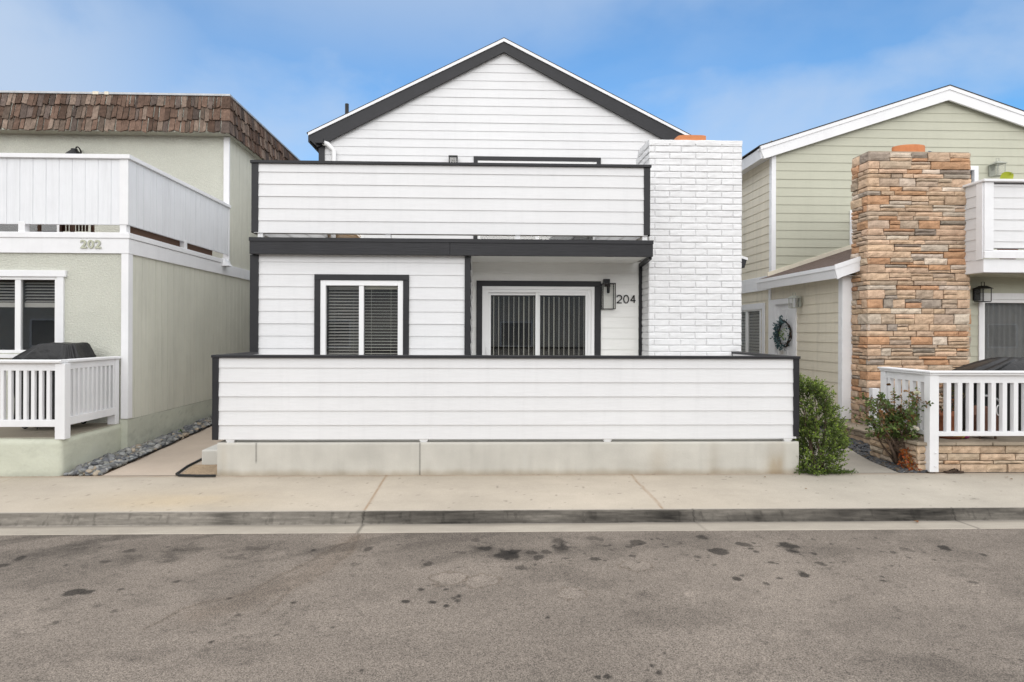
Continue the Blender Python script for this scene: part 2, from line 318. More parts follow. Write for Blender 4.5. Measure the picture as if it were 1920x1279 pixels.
# ================================================================ SETTING: road, gutter, kerb, sidewalk, alley paths
Y_KF, Y_KB, Y_G, Y_WB = 6.43, 6.50, 6.12, 7.99          # kerb foot, kerb top edge, gutter lip, back of sidewalk
Z_ROAD, Z_GUT, Z_KT = -0.142, -0.150, -0.028
DARK = [(41,1046,12,1),(9,1059,12,1),(245,1033,11,.8),(197,1054,10,.8),(140,1112,18,1.2),(165,1110,10,1.1),(225,1106,6,.9),(330,1091,7,1),(182,1136,9,.6),(217,1145,7,.7),(101,1169,8,.8),(430,1122,5,1),(551,1129,6,1.1),(445,1154,6,.9),(397,1204,6,1.1),(517,1192,4,.9),(360,1186,5,.6),(624,1177,5,.9),(588,1032,6,.9),
(691,1028,11,.9),(910,1028,12,1),(953,1041,24,1),(966,1034,14,1),(1009,1045,13,1),(1050,1025,17,.6),(998,1036,10,.9),(1022,1034,10,.9),(803,1057,9,.9),(973,1065,11,.8),(865,1036,9,.5),(789,1105,7,1.2),(760,1127,8,1.2),(809,1128,7,1.2),(837,1136,7,1.2),(862,1117,6,1.1),(852,1121,5,1),(857,1126,6,1),(836,1105,5,1),(804,1098,3,1),(1028,1158,5,1.1),(680,1258,6,1.1),(1121,1269,7,1.2),(1138,1268,8,1.2),(1222,1247,5,1.1),(1235,1262,7,1.1),(1247,1224,4,.9),(1213,1256,4,1),(1198,1019,15,.9),(1187,1043,7,.9),(1117,1048,9,1),(1179,1026,6,.9),(1114,1010,14,.7),(666,1058,10,.5),(891,1012,10,.6),(1061,1047,6,.8),(1048,1015,12,.5),
(1317,1008,12,1),(1396,1021,13,1),(1347,1033,17,1.1),(1407,1029,7,1),(1419,1035,6,1),(1482,1023,17,.9),(1486,1034,13,.9),(1378,1085,9,1.2),(1390,1079,5,1),(1462,1085,6,1.1),(1437,1094,7,1),(1508,1079,11,1.2),(1505,1074,6,1),(1540,1057,10,.9),(1527,1039,7,1),(1447,1055,6,1),(1770,1027,14,1.2),(1703,1030,12,.6),(1677,1036,8,.9),(1842,1040,7,1),(1656,1089,5,1.1),(1654,1081,4,1),(1825,1092,8,.8),(1913,1238,5,1),(1751,1049,5,.8),(1309,1045,7,.8),(1590,1262,4,.6)]
rs = random.Random(3)
for _ in range(70): DARK.append((rs.uniform(1000, 1780), rs.uniform(1008, 1062), rs.uniform(2, 5), rs.uniform(.5, 1)))
for _ in range(40): DARK.append((rs.uniform(0, 1000), rs.uniform(1012, 1070), rs.uniform(2, 5), rs.uniform(.3, .8)))
for _ in range(40): DARK.append((rs.uniform(0, 1920), rs.uniform(1070, 1275), rs.uniform(1.5, 3.5), rs.uniform(.4, .9)))
SMUDGE = [(341,1032,42,14,.40),(322,1047,26,8,.35),(431,1047,36,8,.45),(480,1030,34,12,.35),(60,1040,90,16,.35),(150,1030,70,14,.3),(240,1050,60,10,.25),(953,1040,40,16,.4),(905,1030,30,12,.35),(1050,1024,24,16,.45),(1482,1026,24,16,.5),(1110,1030,120,18,.15),(1560,1030,140,20,.15),(990,1040,60,14,.2),(1750,1240,60,30,.12),(1600,1180,90,24,.10),(80,1090,80,20,.15)]
RING = [(842,1085,33,12),(902,1088,33,12),(1076,1113,27,10),(1196,1060,28,9)]
PALE = [(1700,1006,34,7),(1830,1102,24,7),(1300,1112,26,5)]
def road_col(a, b):
    n = vnoise(a * 0.9, b * 0.9, 1, 5); n2 = vnoise(a * 3, b * 3, 5, 4); n3 = vnoise(a * 22, b * 22, 9, 2)
    k = 0.178 * (0.86 + 0.26 * n) * (0.93 + 0.14 * n2)
    streak = vnoise(a * 0.5, b * 7, 12, 3); k *= 0.94 + 0.12 * streak
    near = sstep(5.2, 5.9, b); k *= 1 - 0.13 * near * (0.4 + 0.9 * n2)
    warmth = np.ones_like(k)
    jx = (vnoise(a * 11, b * 11, 21, 4) - .5) * .13; jy = (vnoise(a * 11, b * 11, 31, 4) - .5) * .13
    rot = .55; ua, ub = a * math.cos(rot) + b * math.sin(rot), -a * math.sin(rot) + b * math.cos(rot)
    diag = vnoise(ua * .8, ub * 5, 141, 4); lf = 1 - sstep(-2.5, 1.5, a); k *= 1 - .34 * sstep(.50, .72, diag) * sstep(4.6, 5.7, b) * (.25 + .75 * lf)
    blot = vnoise(a * 1.6, b * 2.6, 143, 5); k *= 1 - .15 * sstep(.52, .66, blot); k *= 1 + .07 * sstep(.55, .7, vnoise(a * 2.2, b * 3.1, 145, 4))
    fin = vnoise(a * 14, b * 18, 147, 3); k *= 1 - .22 * sstep(.66, .80, fin)
    for px, py, r, s in DARK:
        cx, cy = G(px, py, Z_ROAD); rx = r * cy / FPX; d = np.hypot((a + jx * min(1, rx * 12) - cx) / rx, (b + jy * min(1, rx * 12) - cy) / (rx * 1.05))
        k *= 1 - min(.74, .62 * s) * (1 - sstep(0.80, 1.06, d))
    for px, py, rx, ry, s in SMUDGE:
        cx, cy = G(px, py, Z_ROAD); wx = rx * cy / FPX; wy = abs(G(px, py - ry, Z_ROAD)[1] - G(px, py + ry, Z_ROAD)[1]) / 2
        d = np.hypot((a + 2 * jx - cx) / wx, (b + 2 * jy - cy) / wy); k *= 1 - 1.35 * s * (1 - sstep(0.1, 1.15, d)) * (0.45 + 1.0 * n2)
    for px, py, rx, ry in RING + PALE:
        cx, cy = G(px, py, Z_ROAD); wx = rx * cy / FPX; wy = abs(G(px, py - ry, Z_ROAD)[1] - G(px, py + ry, Z_ROAD)[1]) / 2
        d = np.hypot((a + jx - cx) / wx, (b + jy - cy) / wy); k *= 1 + 0.16 * (1 - sstep(.80, 1.0, d))
        if (px, py, rx, ry) in RING:
            e = np.exp(-((d - 1.05) / .06) ** 2); k *= 1 - .26 * e; warmth -= .10 * e
    # two meandering seams of an old patch running from the gutter joint, with the darker strip between them
    def polyd(pts):
        best = np.full_like(a, 9.0)
        for (p, q) in zip(pts, pts[1:]):
            x0, y0 = G(*p, Z_ROAD); x1, y1 = G(*q, Z_ROAD); dx, dy = x1 - x0, y1 - y0; l2 = dx * dx + dy * dy
            t = np.clip(((a - x0) * dx + (b - y0) * dy) / l2, 0, 1); best = np.minimum(best, np.hypot(a + jx * .5 - x0 - t * dx, b + jy * .5 - y0 - t * dy))
        return best
    up_ = [(672, 1004), (655, 1014), (560, 1062), (500, 1092), (460, 1114), (425, 1122), (380, 1130), (350, 1140), (310, 1158), (270, 1180)]; lo_ = [(672, 1006), (652, 1040), (600, 1077), (550, 1102), (520, 1130), (495, 1150)]
    mid = [(668, 1008), (620, 1050), (560, 1085), (500, 1110), (440, 1135), (380, 1150)]
    for pts, w_, s_ in ((up_, .020, .22), (lo_, .018, .18), (mid, .15, .07)):
        e = np.exp(-(polyd(pts) / w_) ** 2); k *= 1 - s_ * e * (.5 + n2); warmth -= .06 * e
    k *= 0.93 + 0.14 * n3
    return np.stack([k * 1.125, k * (0.955 + 0.0 * warmth) * (0.5 + .5 * warmth), k * 0.80 * warmth], -1)
sheet('road', axis(-7.0, 7.4, 0.014, -60, 60), axis(3.2, Y_G, 0.014, -9, Y_G), lambda a, b: (a, b, np.full_like(a, Z_ROAD) + 0.004 * np.sin(a * 1.3 + b)*0.3), road_col, M['asphalt'], 'structure')
JX = [G(722, 895)[0] + 0.0, G(1190, 895)[0] - 0.0, G(12, 900)[0], G(1690, 915)[0]]
JX[0] = (G(722, 895)[0] + G(690, 948, Z_KT)[0]) / 2; JX[1] = (G(1190, 895)[0] + G(1235, 948, Z_KT)[0]) / 2
KJ = [JX[0], G(1300, 955, Z_KT)[0], G(1780, 950, Z_KT)[0]]
def joint(a, xs, w): 
    e = np.zeros_like(a)
    for x in xs: e = np.maximum(e, np.exp(-((a - x) / w) ** 2))
    return e
def walk_col(a, b):
    n = vnoise(a * 0.7, b * 0.7, 41, 5); n2 = vnoise(a * 2.6, b * 5, 45, 4); n3 = vnoise(a * 30, b * 30, 47, 2)
    k = 0.425 * (0.86 + 0.26 * n) * (0.93 + 0.13 * n2) * (.97 + .06 * n3)
    r, g, bl = k * 1.0, k * 0.88, k * 0.72
    ox, oy = G(320, 935); st = np.exp(-(((a - ox) / 1.0) ** 2 + ((b - oy) / .4) ** 2)) * (.5 + n2); g = g * (1 - .05 * st); bl = bl * (1 - .14 * st)
    right = sstep(2.2, 4.5, a); r = r * (1 - .06 * right); g = g * (1 - .03 * right)
    dirt = sstep(Y_WB - .14, Y_WB - .01, b + .05 * (vnoise(a * 7, b * 7, 51, 3) - .5)) * (.4 + .8 * vnoise(a * 5, b * 5, 52, 3)) * .5
    j = joint(a + .02 * (vnoise(b * 8, a * 0, 61, 2) - .5), JX[:2], .012); j3 = joint(a, JX[2:3], .008) * .6
    j = np.maximum(j, j3)
    fine = np.exp(-((b - (Y_KB + .17)) / .006) ** 2) * .30 * (vnoise(a * .8, b * 0, 71, 2) > .42)
    for e, c in ((dirt, (.23, .15, .09)), (j, (.26, .17, .10)), (fine, (.22, .17, .12))):
        e = np.clip(e, 0, 1) * .85; r = r * (1 - e) + c[0] * e; g = g * (1 - e) + c[1] * e; bl = bl * (1 - e) + c[2] * e
    sp = (vnoise(a * 16, b * 16, 81, 2) > .86) * .35; return np.stack([r * (1 - sp), g * (1 - sp), bl * (1 - sp)], -1)
wy = list(np.linspace(Y_KB + 0.012, Y_WB, 62))
sheet('sidewalk', axis(-7.6, 8.4, 0.022, -60, 60), wy, lambda a, b: (a, b, Z_KT + (b - Y_KB) / (Y_WB - Y_KB) * -Z_KT + 0 * a), walk_col, M['walk'], 'structure')
# kerb: rounded top arris and battered face, then the concrete gutter pan
KP = [(Y_KB + .012, Z_KT), (Y_KB, Z_KT - .002), (Y_KB - .012, Z_KT - .008), (Y_KB - .018, Z_KT - .02), (Y_KB - .03, Z_KT - .045), (Y_KB - .045, Z_KT - .07), (Y_KB - .06, Z_KT - .095), (Y_KF, Z_GUT + .006), (Y_KF - .012, Z_GUT)]
_t = np.linspace(0, 1, len(KP)); TK = np.linspace(0, 1, 34)
KY, KZ = np.interp(TK, _t, [p[0] for p in KP]), np.interp(TK, _t, [p[1] for p in KP])
KD = [(430, 30, .5), (1255, 40, .7), (1420, 10, .5), (1590, 30, .5), (1700, 80, .7), (1770, 30, .6), (870, 60, .3), (1140, 80, .3)]
def kerb_col(a, t):
    n = vnoise(a * 1.6, t * 3, 101, 5); n2 = vnoise(a * 16, t * 7, 103, 4); n3 = vnoise(a * 5.0, t * 14, 105, 4)
    soot = sstep(.12, .20, t + .10 * (n2 - .5)); mid = sstep(JX[0] - .1, JX[0] + .1, a)
    k = .37 * (1 - soot * (.50 + .22 * mid) * (.62 + .7 * n)) * (.78 + .44 * n2) * (1 - .55 * soot * (n3 - .45))
    k *= 1 + .35 * np.exp(-((t - .56 - .01 * (n - .5)) / .025) ** 2) * sstep(.5, .62, vnoise(a * 7, t * 0 + 3, 131, 4))
    k *= 1 - .3 * sstep(.62, .75, vnoise(a * 22, t * 2, 133, 3)) * sstep(.2, .3, t)
    k *= 1 + .45 * sstep(.86, 1.0, t)
    for px, w, s in KD:
        x = G(px, 965, -.08)[0]; k *= 1 - s * np.exp(-((a - x) / (w * 6.45 / FPX)) ** 2) * sstep(.15, .4, t) * (.4 + .9 * n3)
    j = joint(a + .03 * (vnoise(t * 6, a * 0, 61, 2) - .5), KJ, .008) * .6; k *= 1 - j
    return np.stack([k, k * .905, k * .775 + 0 * a], -1)
ki = lambda t, K: np.interp(t, TK, K)
sheet('kerb', axis(-7.2, 7.6, 0.012, -60, 60), list(TK), lambda a, t: (a, ki(t, KY), ki(t, KZ)), kerb_col, M['walk'], 'structure')
def gut_col(a, b):
    n = vnoise(a * 1.0, b * 3, 111, 4); n2 = vnoise(a * 5, b * 9, 113, 4); t = (b - Y_G) / (Y_KF - Y_G)
    k = .37 * (.88 + .2 * n) * (.88 + .22 * n2) * (1 - .40 * sstep(.60, 1.0, t + .3 * (n - .5)))
    j = joint(a - .12 * (1 - t) * 0 , KJ, .009) * .55; k *= 1 - j
    return np.stack([k * .96, k * .86, k * .72], -1)
sheet('gutter', axis(-7.2, 7.6, 0.03, -60, 60), list(np.linspace(Y_G, Y_KF - .011, 18)), lambda a, b: (a, b, np.where(b < Y_G + .004, Z_ROAD - .01, Z_ROAD + .004 + (Z_GUT - Z_ROAD - .004) * (b - Y_G) / (Y_KF - Y_G))), gut_col, M['walk'], 'structure')
# ground under the houses out to the horizon
g = MB(); g.box(-700, 700, Y_WB + .004, 900, -1.2, -0.05); g.box(-700, 700, -700, -8.9, -1.2, -0.2); g.build('ground', M['earth'])['kind'] = 'structure'
SLOPE = 0.034
def lz(y): return max(0, (y - Y_WB)) * SLOPE
def path_col(tone):
    def f(a, b):
        n = vnoise(a * 1.1, b * 1.1, 121, 5); n2 = vnoise(a * 6, b * 6, 123, 3); k = .37 * (.86 + .26 * n) * (.95 + .1 * n2)
        return np.stack([k * tone[0], k * tone[1], k * tone[2]], -1)
    return f
def lpe(y): return np.interp(y, [7.9, 9.0, 10.5, 12.2, 22], [-4.955, -4.97, -5.02, -5.07, -5.1])   # pebble edge of the west alley
sheet('path', list(np.linspace(0, 1, 20)), list(np.arange(Y_WB, 22, .15)), lambda a, b: (lpe(b) + a * (-3.40 - lpe(b)), b, .004 + (b - Y_WB) * SLOPE), path_col((1.20, 1.0, .81)), M['walk'], 'structure')
RSL = 0.012
def rpe(y): return np.interp(y, [7.9, 8.7, 9.9, 11, 22], [5.65, 5.72, 6.03, 6.3, 6.5])
sheet('path', list(np.linspace(0, 1, 24)), list(np.arange(Y_WB, 22, .15)), lambda a, b: (4.1 + a * (rpe(b) - 4.1), b, .004 + (b - Y_WB) * RSL), path_col((.92, .84, .72)), M['walk'], 'structure')
sb = MB(); sb.prism([(-6.0, 7.999, -.2), (-4.9, 7.999, -.2), (-4.9, 7.999, .0), (-6.0, 7.999, .0)], (0, .001, 0))
sb.raw([(-5.6, 7.995, -.001), (-4.9, 7.995, -.001), (-5.0, 22, .45), (-5.7, 22, .45)], [(0, 1, 2, 3)])
sb.raw([(-4.15, 8.0, .0085), (-3.4, 8.0, .0085), (-3.4, 9.6, .063), (-4.15, 9.6, .063)], [(0, 1, 2, 3)]) if False else None
sb.build('soil_bed', M['soil'], fix=False)['kind'] = 'structure'
s2 = MB(); s2.raw([(5.4, 7.995, -.001), (6.2, 7.995, -.001), (6.9, 22, .165), (5.4, 22, .165)], [(0, 1, 2, 3)]); s2.build('soil_bed', M['soil'], fix=False)['kind'] = 'structure'

# ================================================================ wall builders
def lap(mb, O, A, Nn, a0, a1, z0, z1, e, zref, openings=(), t=0.012, clip=None, seed=0):
    """lapped boards: O origin, A along, Nn outward; openings (a0,a1,z0,z1); clip(z)->(amin,amax)"""
    O, A, Nn = Vector(O), Vector(A), Vector(Nn); rr = random.Random(seed)
    k0 = math.floor((z0 - zref) / e); k1 = math.ceil((z1 - zref) / e)
    for k in range(k0, k1):
        zb, zt = zref + k * e, zref + (k + 1) * e; tt = t * rr.uniform(.85, 1.2); sag = rr.uniform(-.0015, .0015)
        cuts = sorted({max(zb, z0), min(zt, z1)} | {q for o in openings for q in o[2:4] if max(zb, z0) < q < min(zt, z1)})
        for c0, c1 in zip(cuts, cuts[1:]):
            if c1 - c0 < 1e-4: continue
            zm = (c0 + c1) / 2
            iv = [(a0, a1)]
            for o in openings:
                if o[2] < zm < o[3]:
                    nv = []
                    for p, q in iv:
                        if o[1] <= p or o[0] >= q: nv.append((p, q)); continue
                        if o[0] > p: nv.append((p, o[0]))
                        if o[1] < q: nv.append((o[1], q))
                    iv = nv
            of = lambda z: tt * (1 - (z - zb) / e)
            for p, q in iv:
                pb, qb, pt, qt = p, q, p, q
                if clip:
                    lo, hi = clip(c0); lo2, hi2 = clip(c1); pb, qb = max(p, lo), min(q, hi); pt, qt = max(p, lo2), min(q, hi2)
                    if qb <= pb: continue
                    if qt < pt: pt = qt = (lo2 + hi2) / 2
                n_ = max(1, int((qb - pb) / 1.2)); 
                pt_ = lambda a, z, off: O + A * a + Vector((0, 0, z)) + Nn * off
                mb.poly([pt_(pb, c0, of(c0)), pt_(qb, c0, of(c0)), pt_(qt, c1, of(c1)), pt_(pt, c1, of(c1))])
                if abs(c0 - zb) < 1e-6: mb.poly([pt_(pb, c0, of(c0)), pt_(qb, c0, of(c0)), pt_(qb, c0, -.004), pt_(pb, c0, -.004)])
def groove(mb, O, A, Nn, a0, a1, z0, z1, pitch=.193, w=.010, d=.007, clip=None):
    O, A, Nn = Vector(O), Vector(A), Vector(Nn); V = lambda a, z, o: O + A * a + Vector((0, 0, z)) + Nn * o
    a = a0; k = 0; seq = []
    while a < a1:
        seq.append((a, 0)); e = min(a + pitch - w, a1); seq.append((e, 0))
        if e < a1: seq.append((e + .002, -d)); seq.append((e + w - .002, -d))
        a += pitch
    for (p, o1), (q, o2) in zip(seq, seq[1:]):
        if q - p > 1e-5:
            t0, t1 = (clip(p), clip(q)) if clip else (z1, z1)
            mb.poly([V(p, z0, o1), V(q, z0, o2), V(q, t1, o2), V(p, t0, o1)])
def stones(mb, O, A, Nn, a0, a1, rows, pal, seed, wmin=.18, wmax=.60, gap=.012, proud=.048, rough=.017, split=True, firstcol=None):
    O, A, Nn = Vector(O), Vector(A), Vector(Nn); rr = random.Random(seed); ends = []
    def one(p, q, z0, z1, col, pr):
        nx = max(3, int((q - p) / .05)); nz = max(2, int((z1 - z0) / .035)); vs_ = []; sd_ = rr.uniform(0, 99)
        tl, tr_ = rr.uniform(-.006, .006), rr.uniform(-.006, .006)
        for j in range(nz + 1):
            for i in range(nx + 1):
                u, v = i / nx, j / nz; a = p + (q - p) * u; z = z0 + (z1 - z0) * v
                edge = min(min(u, 1 - u) * (q - p), min(v, 1 - v) * (z1 - z0)); rnd = -.014 if edge < 1e-6 else 0
                nn = noise.noise(Vector((a * 9 + sd_, z * 14, sd_))) * rough + noise.noise(Vector((a * 30 + sd_, z * 40, sd_))) * rough * .5
                z += noise.noise(Vector((a * 7, sd_ + z * 3, 2))) * .005 + (tl * (1 - u) + tr_ * u) * (1 if 0 < j < nz + 1 else 0) * .6
                vs_.append(O + A * a + Vector((0, 0, z)) + Nn * (pr + rnd + nn))
        n0 = len(vs_)
        for (u, v) in ((0, 0), (1, 0), (1, 1), (0, 1)): vs_.append(O + A * (p + (q - p) * u) + Vector((0, 0, z0 + (z1 - z0) * v)) - Nn * .01)
        W_ = nx + 1; fs = [(j * W_ + i, j * W_ + i + 1, (j + 1) * W_ + i + 1, (j + 1) * W_ + i) for j in range(nz) for i in range(nx)]
        bot = [i for i in range(W_)]; top = [nz * W_ + i for i in range(W_)]; lef = [j * W_ for j in range(nz + 1)]; rig = [j * W_ + nx for j in range(nz + 1)]
        fs += [tuple(bot[::-1]) + (n0, n0 + 1), tuple(top) + (n0 + 2, n0 + 3), tuple(lef) + (n0 + 3, n0), tuple(rig[::-1]) + (n0 + 1, n0 + 2)]
        mb.col = col; mb.raw(vs_, fs)
    for ri, (z0, z1) in enumerate(rows):
        p = a0; first = True
        while p < a1 - 1e-6:
            wd = rr.uniform(wmin, wmax)
            if z1 - z0 > .14: wd = min(wd, .40)
            q = p + wd
            if a1 - q < wmin * .9: q = a1
            col = pal(rr); 
            if first and firstcol: col = firstcol[ri]
            if first: ends.append(col)
            pr = proud + rr.uniform(-.012, .014)
            if split and z1 - z0 > .115 and rr.random() < .5 and not first:
                zm = z0 + (z1 - z0) * rr.uniform(.35, .65)
                one(p, q - gap, z0, zm - gap, pal(rr), pr); one(p, q - gap, zm, z1 - gap, col, proud + rr.uniform(-.01, .012))
            else: one(p, q - gap if q < a1 else q, z0, z1 - gap, col, pr)
            p = q; first = False
    mb.col = (1, 1, 1); return ends
def ledge(rr):
    k = rr.random(); v = rr.uniform(.85, 1.18)
    if k < .42: c = (.54, .385, .265)
    elif k < .62: c = (.49, .285, .165)
    elif k < .82: c = (.45, .345, .255)
    elif k < .90: c = (.32, .265, .215)
    else: c = (.60, .50, .40)
    return tuple(x * v * rr.uniform(.985, 1.015) for x in c)
def ledge_rows(z0, z1, seed):
    rr = random.Random(seed); z = z0; o = []
    while z < z1 - .03:
        h = rr.choice([.06, .08, .10, .12, .14, .165, .185, .15]); 
        if z1 - z - h < .05: h = z1 - z
        o.append((z, min(z + h, z1))); z += h
    return o
def picture_frame(mb, x0, x1, z0, z1, w, y0, y1, bottom=True):
    mb.box(x0, x0 + w, y0, y1, z0, z1); mb.box(x1 - w, x1, y0, y1, z0, z1); mb.box(x0 + w, x1 - w, y0, y1, z1 - w, z1)
    if bottom: mb.box(x0 + w, x1 - w, y0, y1, z0, z0 + w)
def recess(parent, x0, x1, z0, z1, y0, d=.7):
    mb = MB(); e = .03
    mb.poly([(x0 - e, y0 + d, z0 - e), (x1 + e, y0 + d, z0 - e), (x1 + e, y0 + d, z1 + e), (x0 - e, y0 + d, z1 + e)])
    for a, b in (((x0 - e, z0 - e), (x1 + e, z0 - e)), ((x1 + e, z0 - e), (x1 + e, z1 + e)), ((x1 + e, z1 + e), (x0 - e, z1 + e)), ((x0 - e, z1 + e), (x0 - e, z0 - e))):
        mb.poly([(a[0], y0, a[1]), (b[0], y0, b[1]), (b[0], y0 + d, b[1]), (a[0], y0 + d, a[1])])
    return mb.build('recess', M['dark'], parent, fix=False)
def pane(parent, x0, x1, z0, z1, y):
    mb = MB(); mb.box(x0, x1, y, y + .006, z0, z1); return mb.build('pane', M['glass'], parent)

# ================================================================ THE WHITE HOUSE (204)
YF = 9.30; YP = 10.35; YG = 13.5; E1 = 0.1886
HX0 = XA(471, YF); HXR = 4.34
H = thing('house', (0.4, YF, 0), 'white lap sided two storey house with black trim, painted brick chimney and gabled roof', 'house')
CX0, CX1 = XA(871, YF), XA(882, YF)
wx0, wx1, wz0, wz1 = XA(601, YF), XA(756, YF), 1.20, P(680, 526, YF)[1]       # window opening
w = MB(); lap(w, (0, YF, 0), (1, 0, 0), (0, -1, 0), HX0, CX1, .42, 3.10, E1, P(680, 480, YF)[1] - .10 - 20 * E1, [(wx0, wx1, wz0, wz1)], seed=1)
w.build('wall', M['wsx'], H, fix=False)
w = MB(); lap(w, (HX0, 0, 0), (0, -1, 0), (-1, 0, 0), -YG, -YF, -.0, 3.2, E1, 0, seed=2); w.build('side_wall', M['wsy'], H, fix=False)
w = MB(); lap(w, (CX1, 0, 0), (0, 1, 0), (1, 0, 0), YF, YP, .42, 3.1, E1, .02, seed=2)
w.poly([(HX0, YF + .25, .4), (CX1, YF + .25, .4), (CX1, YF + .25, 3.05), (HX0, YF + .25, 3.05)]) if False else None
w.build('porch_side_wall', M['wsy'], H, fix=False)
dX0, dX1, dz1 = XA(904, YP), XA(1114, YP), P(1000, 538, YP)[1]
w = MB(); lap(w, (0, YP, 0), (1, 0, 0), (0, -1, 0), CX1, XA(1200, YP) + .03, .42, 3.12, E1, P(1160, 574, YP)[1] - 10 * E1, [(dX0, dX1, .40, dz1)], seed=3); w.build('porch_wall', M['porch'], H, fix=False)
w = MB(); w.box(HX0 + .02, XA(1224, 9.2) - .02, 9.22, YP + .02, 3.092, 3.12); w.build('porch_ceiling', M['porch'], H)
w = MB(); w.box(HX0, HXR - .02, YP + .03, YG + .3, 3.125, 3.26); w.box(HX0, 2.62, 9.24, YP + .03, 3.125, 3.26); w.build('balcony_deck', M['earth'], H)
w = MB(); w.box(2.6, HXR - .02, YP + .46, YP + .5, 0, 3.12); w.box(HXR - .06, HXR - .02, YP + .5, 22, 0, 3.12); w.box(HX0, HXR - .02, 21.9, 22, 0, 5.7); w.build('back_wall', M['wsy'], H)
# trims
w = MB(); w.box(HX0 - .012, XA(485, YF), YF - .035, YF + .01, .42, 3.06); w.build('corner_trim', M['btz'], H, bevel=.004)
w = MB(); w.box(CX0, CX1, YF - .033, YF + .04, .42, 3.06); w.build('corner_trim', M['btz'], H, bevel=.004)
w = MB(); w.box(XA(1197, YP), XA(1203, YP), YP - .04, YP + .01, .42, 3.09); w.prism([(XA(1197, YP), YP - .04, 3.03), (XA(1203, YP)+.01, YP - .04, 3.03), (XA(1224, 9.25)-.02, 9.25, 3.03), (XA(1218, 9.25)-.02, 9.25, 3.03)], (0, 0, .06)); w.build('corner_trim', M['btz'], H)
fx0, fx1 = XA(467, 9.17), XA(1224, 9.17); fz0, fz1 = P(900, 479, 9.17)[1], P(900, 451, 9.17)[1]
w = MB(); xm = XA(843, 9.17); w.box(fx0, xm - .001, 9.17, 9.24, fz0, fz1); w.box(xm + .001, fx1, 9.172, 9.24, fz0, fz1)
w.box(fx0, fx0 + .05, 9.24, YG, fz0, fz1); w.build('fascia', M['bt'], H, bevel=.003)
w = MB(); w.box(fx0 - .006, fx1 + .004, 9.158, 9.36, fz1 + .001, fz1 + .022); w.box(fx0 - .006, fx1 + .004, 9.158, 9.163, fz1 - .035, fz1 + .001); w.build('drip_edge', M['bt'], H)
# balcony parapet
yb = 9.40; bx0, bx1 = XA(472, yb), XA(1217, yb); bzt = P(900, 309, yb)[1]; bzb = P(900, 440, yb)[1]
BP = MB(); lap(BP, (0, yb, 0), (1, 0, 0), (0, -1, 0), bx0 + .03, bx1 - .03, bzb, bzt - .02, E1, bzb, seed=4)
lap(BP, (0, yb + .10, 0), (1, 0, 0), (0, 1, 0), bx0 + .1, bx1 - .1, bzb, bzt - .02, E1, bzb, seed=5)
BP.poly([(bx0, yb, bzb), (bx1, yb, bzb), (bx1, yb + .1, bzb), (bx0, yb + .1, bzb)])
for xx, s in ((bx0, 1), (bx1, -1)):
    lap(BP, (xx + s * .10, 0, 0), (0, 1, 0), (s, 0, 0), yb + .1, YG, bzb, bzt - .02, E1, bzb, seed=6); lap(BP, (xx, 0, 0), (0, 1, 0), (-s, 0, 0), yb, YG, bzb, bzt - .02, E1, bzb, seed=6)
    BP.poly([(xx, yb, bzb), (xx + s * .1, yb, bzb), (xx + s * .1, YG, bzb), (xx, YG, bzb)])
bp = BP.build('balcony_parapet', M['wsx'], H, fix=False)
w = MB(); w.box(bx0 - .02, bx1 + .02, yb - .045, yb + .13, bzt - .02, bzt + .022); w.box(bx0 - .02, bx0 + .12, yb + .13, YG, bzt - .018, bzt + .02); w.box(bx1 - .12, bx1 + .02, yb + .13, YG, bzt - .018, bzt + .02); w.build('cap_rail', M['bt'], bp, bevel=.004)
for x0, x1 in ((bx0 - .006, XA(484, yb)), (XA(1206, yb), bx1 + .006)):
    w = MB(); w.box(x0, x1, yb - .022, yb + .105, bzb + .01, bzt - .021); w.build('corner_trim', M['btz'], bp, bevel=.004)
for px in (487, 727, 970, 1209):
    w = MB(); x = XA(px, yb); w.box(x - .04, x + .04, yb + .01, yb + .09, 3.26, bzb + .05); w.build('post', M['wt'], bp, bevel=.003)
# window left
F = MB(); F_y = YF - .012
tr0, tr1, trz = XA(590, YF), XA(767, YF), P(680, 515, YF)[1]
t = MB(); t.box(tr0, wx0, YF - .034, YF + .02, wz0 - .1, trz - .09); t.box(wx1, tr1, YF - .034, YF + .02, wz0 - .1, trz - .09); t.box(tr0, tr1, YF - .036, YF + .02, trz - .089, trz); t.box(tr0, tr1, YF - .036, YF + .02, wz0 - .19, wz0 - .101)
fr = MB(); picture_frame(fr, wx0, wx1, wz0, trz - .089, .082, YF - .022, YF + .06); xm0, xm1 = XA(673, YF), XA(682, YF); fr.box(xm0, xm1, YF - .012, YF + .05, wz0 + .08, trz - .17)
win = fr.build('window', M['vinyl'], H, bevel=.005); t.build('trim', M['bt'], win, bevel=.004)
gx0, gx1, gz0, gz1 = wx0 + .08, wx1 - .08, wz0 + .08, trz - .171
pane(win, gx0, xm0 + .004, gz0, gz1, YF + .022); pane(win, xm1 - .004, gx1, gz0, gz1, YF + .03); recess(win, gx0, gx1, gz0, gz1, YF + .06, .9)
for (a, b, tilt) in ((gx0 + .02, xm0, .42), (xm1, gx1 - .02, .06)):
    bl = MB(); z = gz1 - .05; bl.box(a, b, YF + .085, YF + .135, gz1 - .04, gz1)
    while z > gz0:
        cz = math.sin(tilt) * .024; bl.prism([(a, YF + .088, z - cz), (a, YF + .136, z + cz), (a, YF + .136, z + cz + .004), (a, YF + .088, z - cz + .004)], (b - a, 0, 0)); z -= .0475
    for u in (.2, .8): x = a + (b - a) * u; bl.box(x - .001, x + .001, YF + .085, YF + .088, gz0, gz1)
    bl.build('blind', M['slat'] if tilt < .3 else M['darkslat'], win)
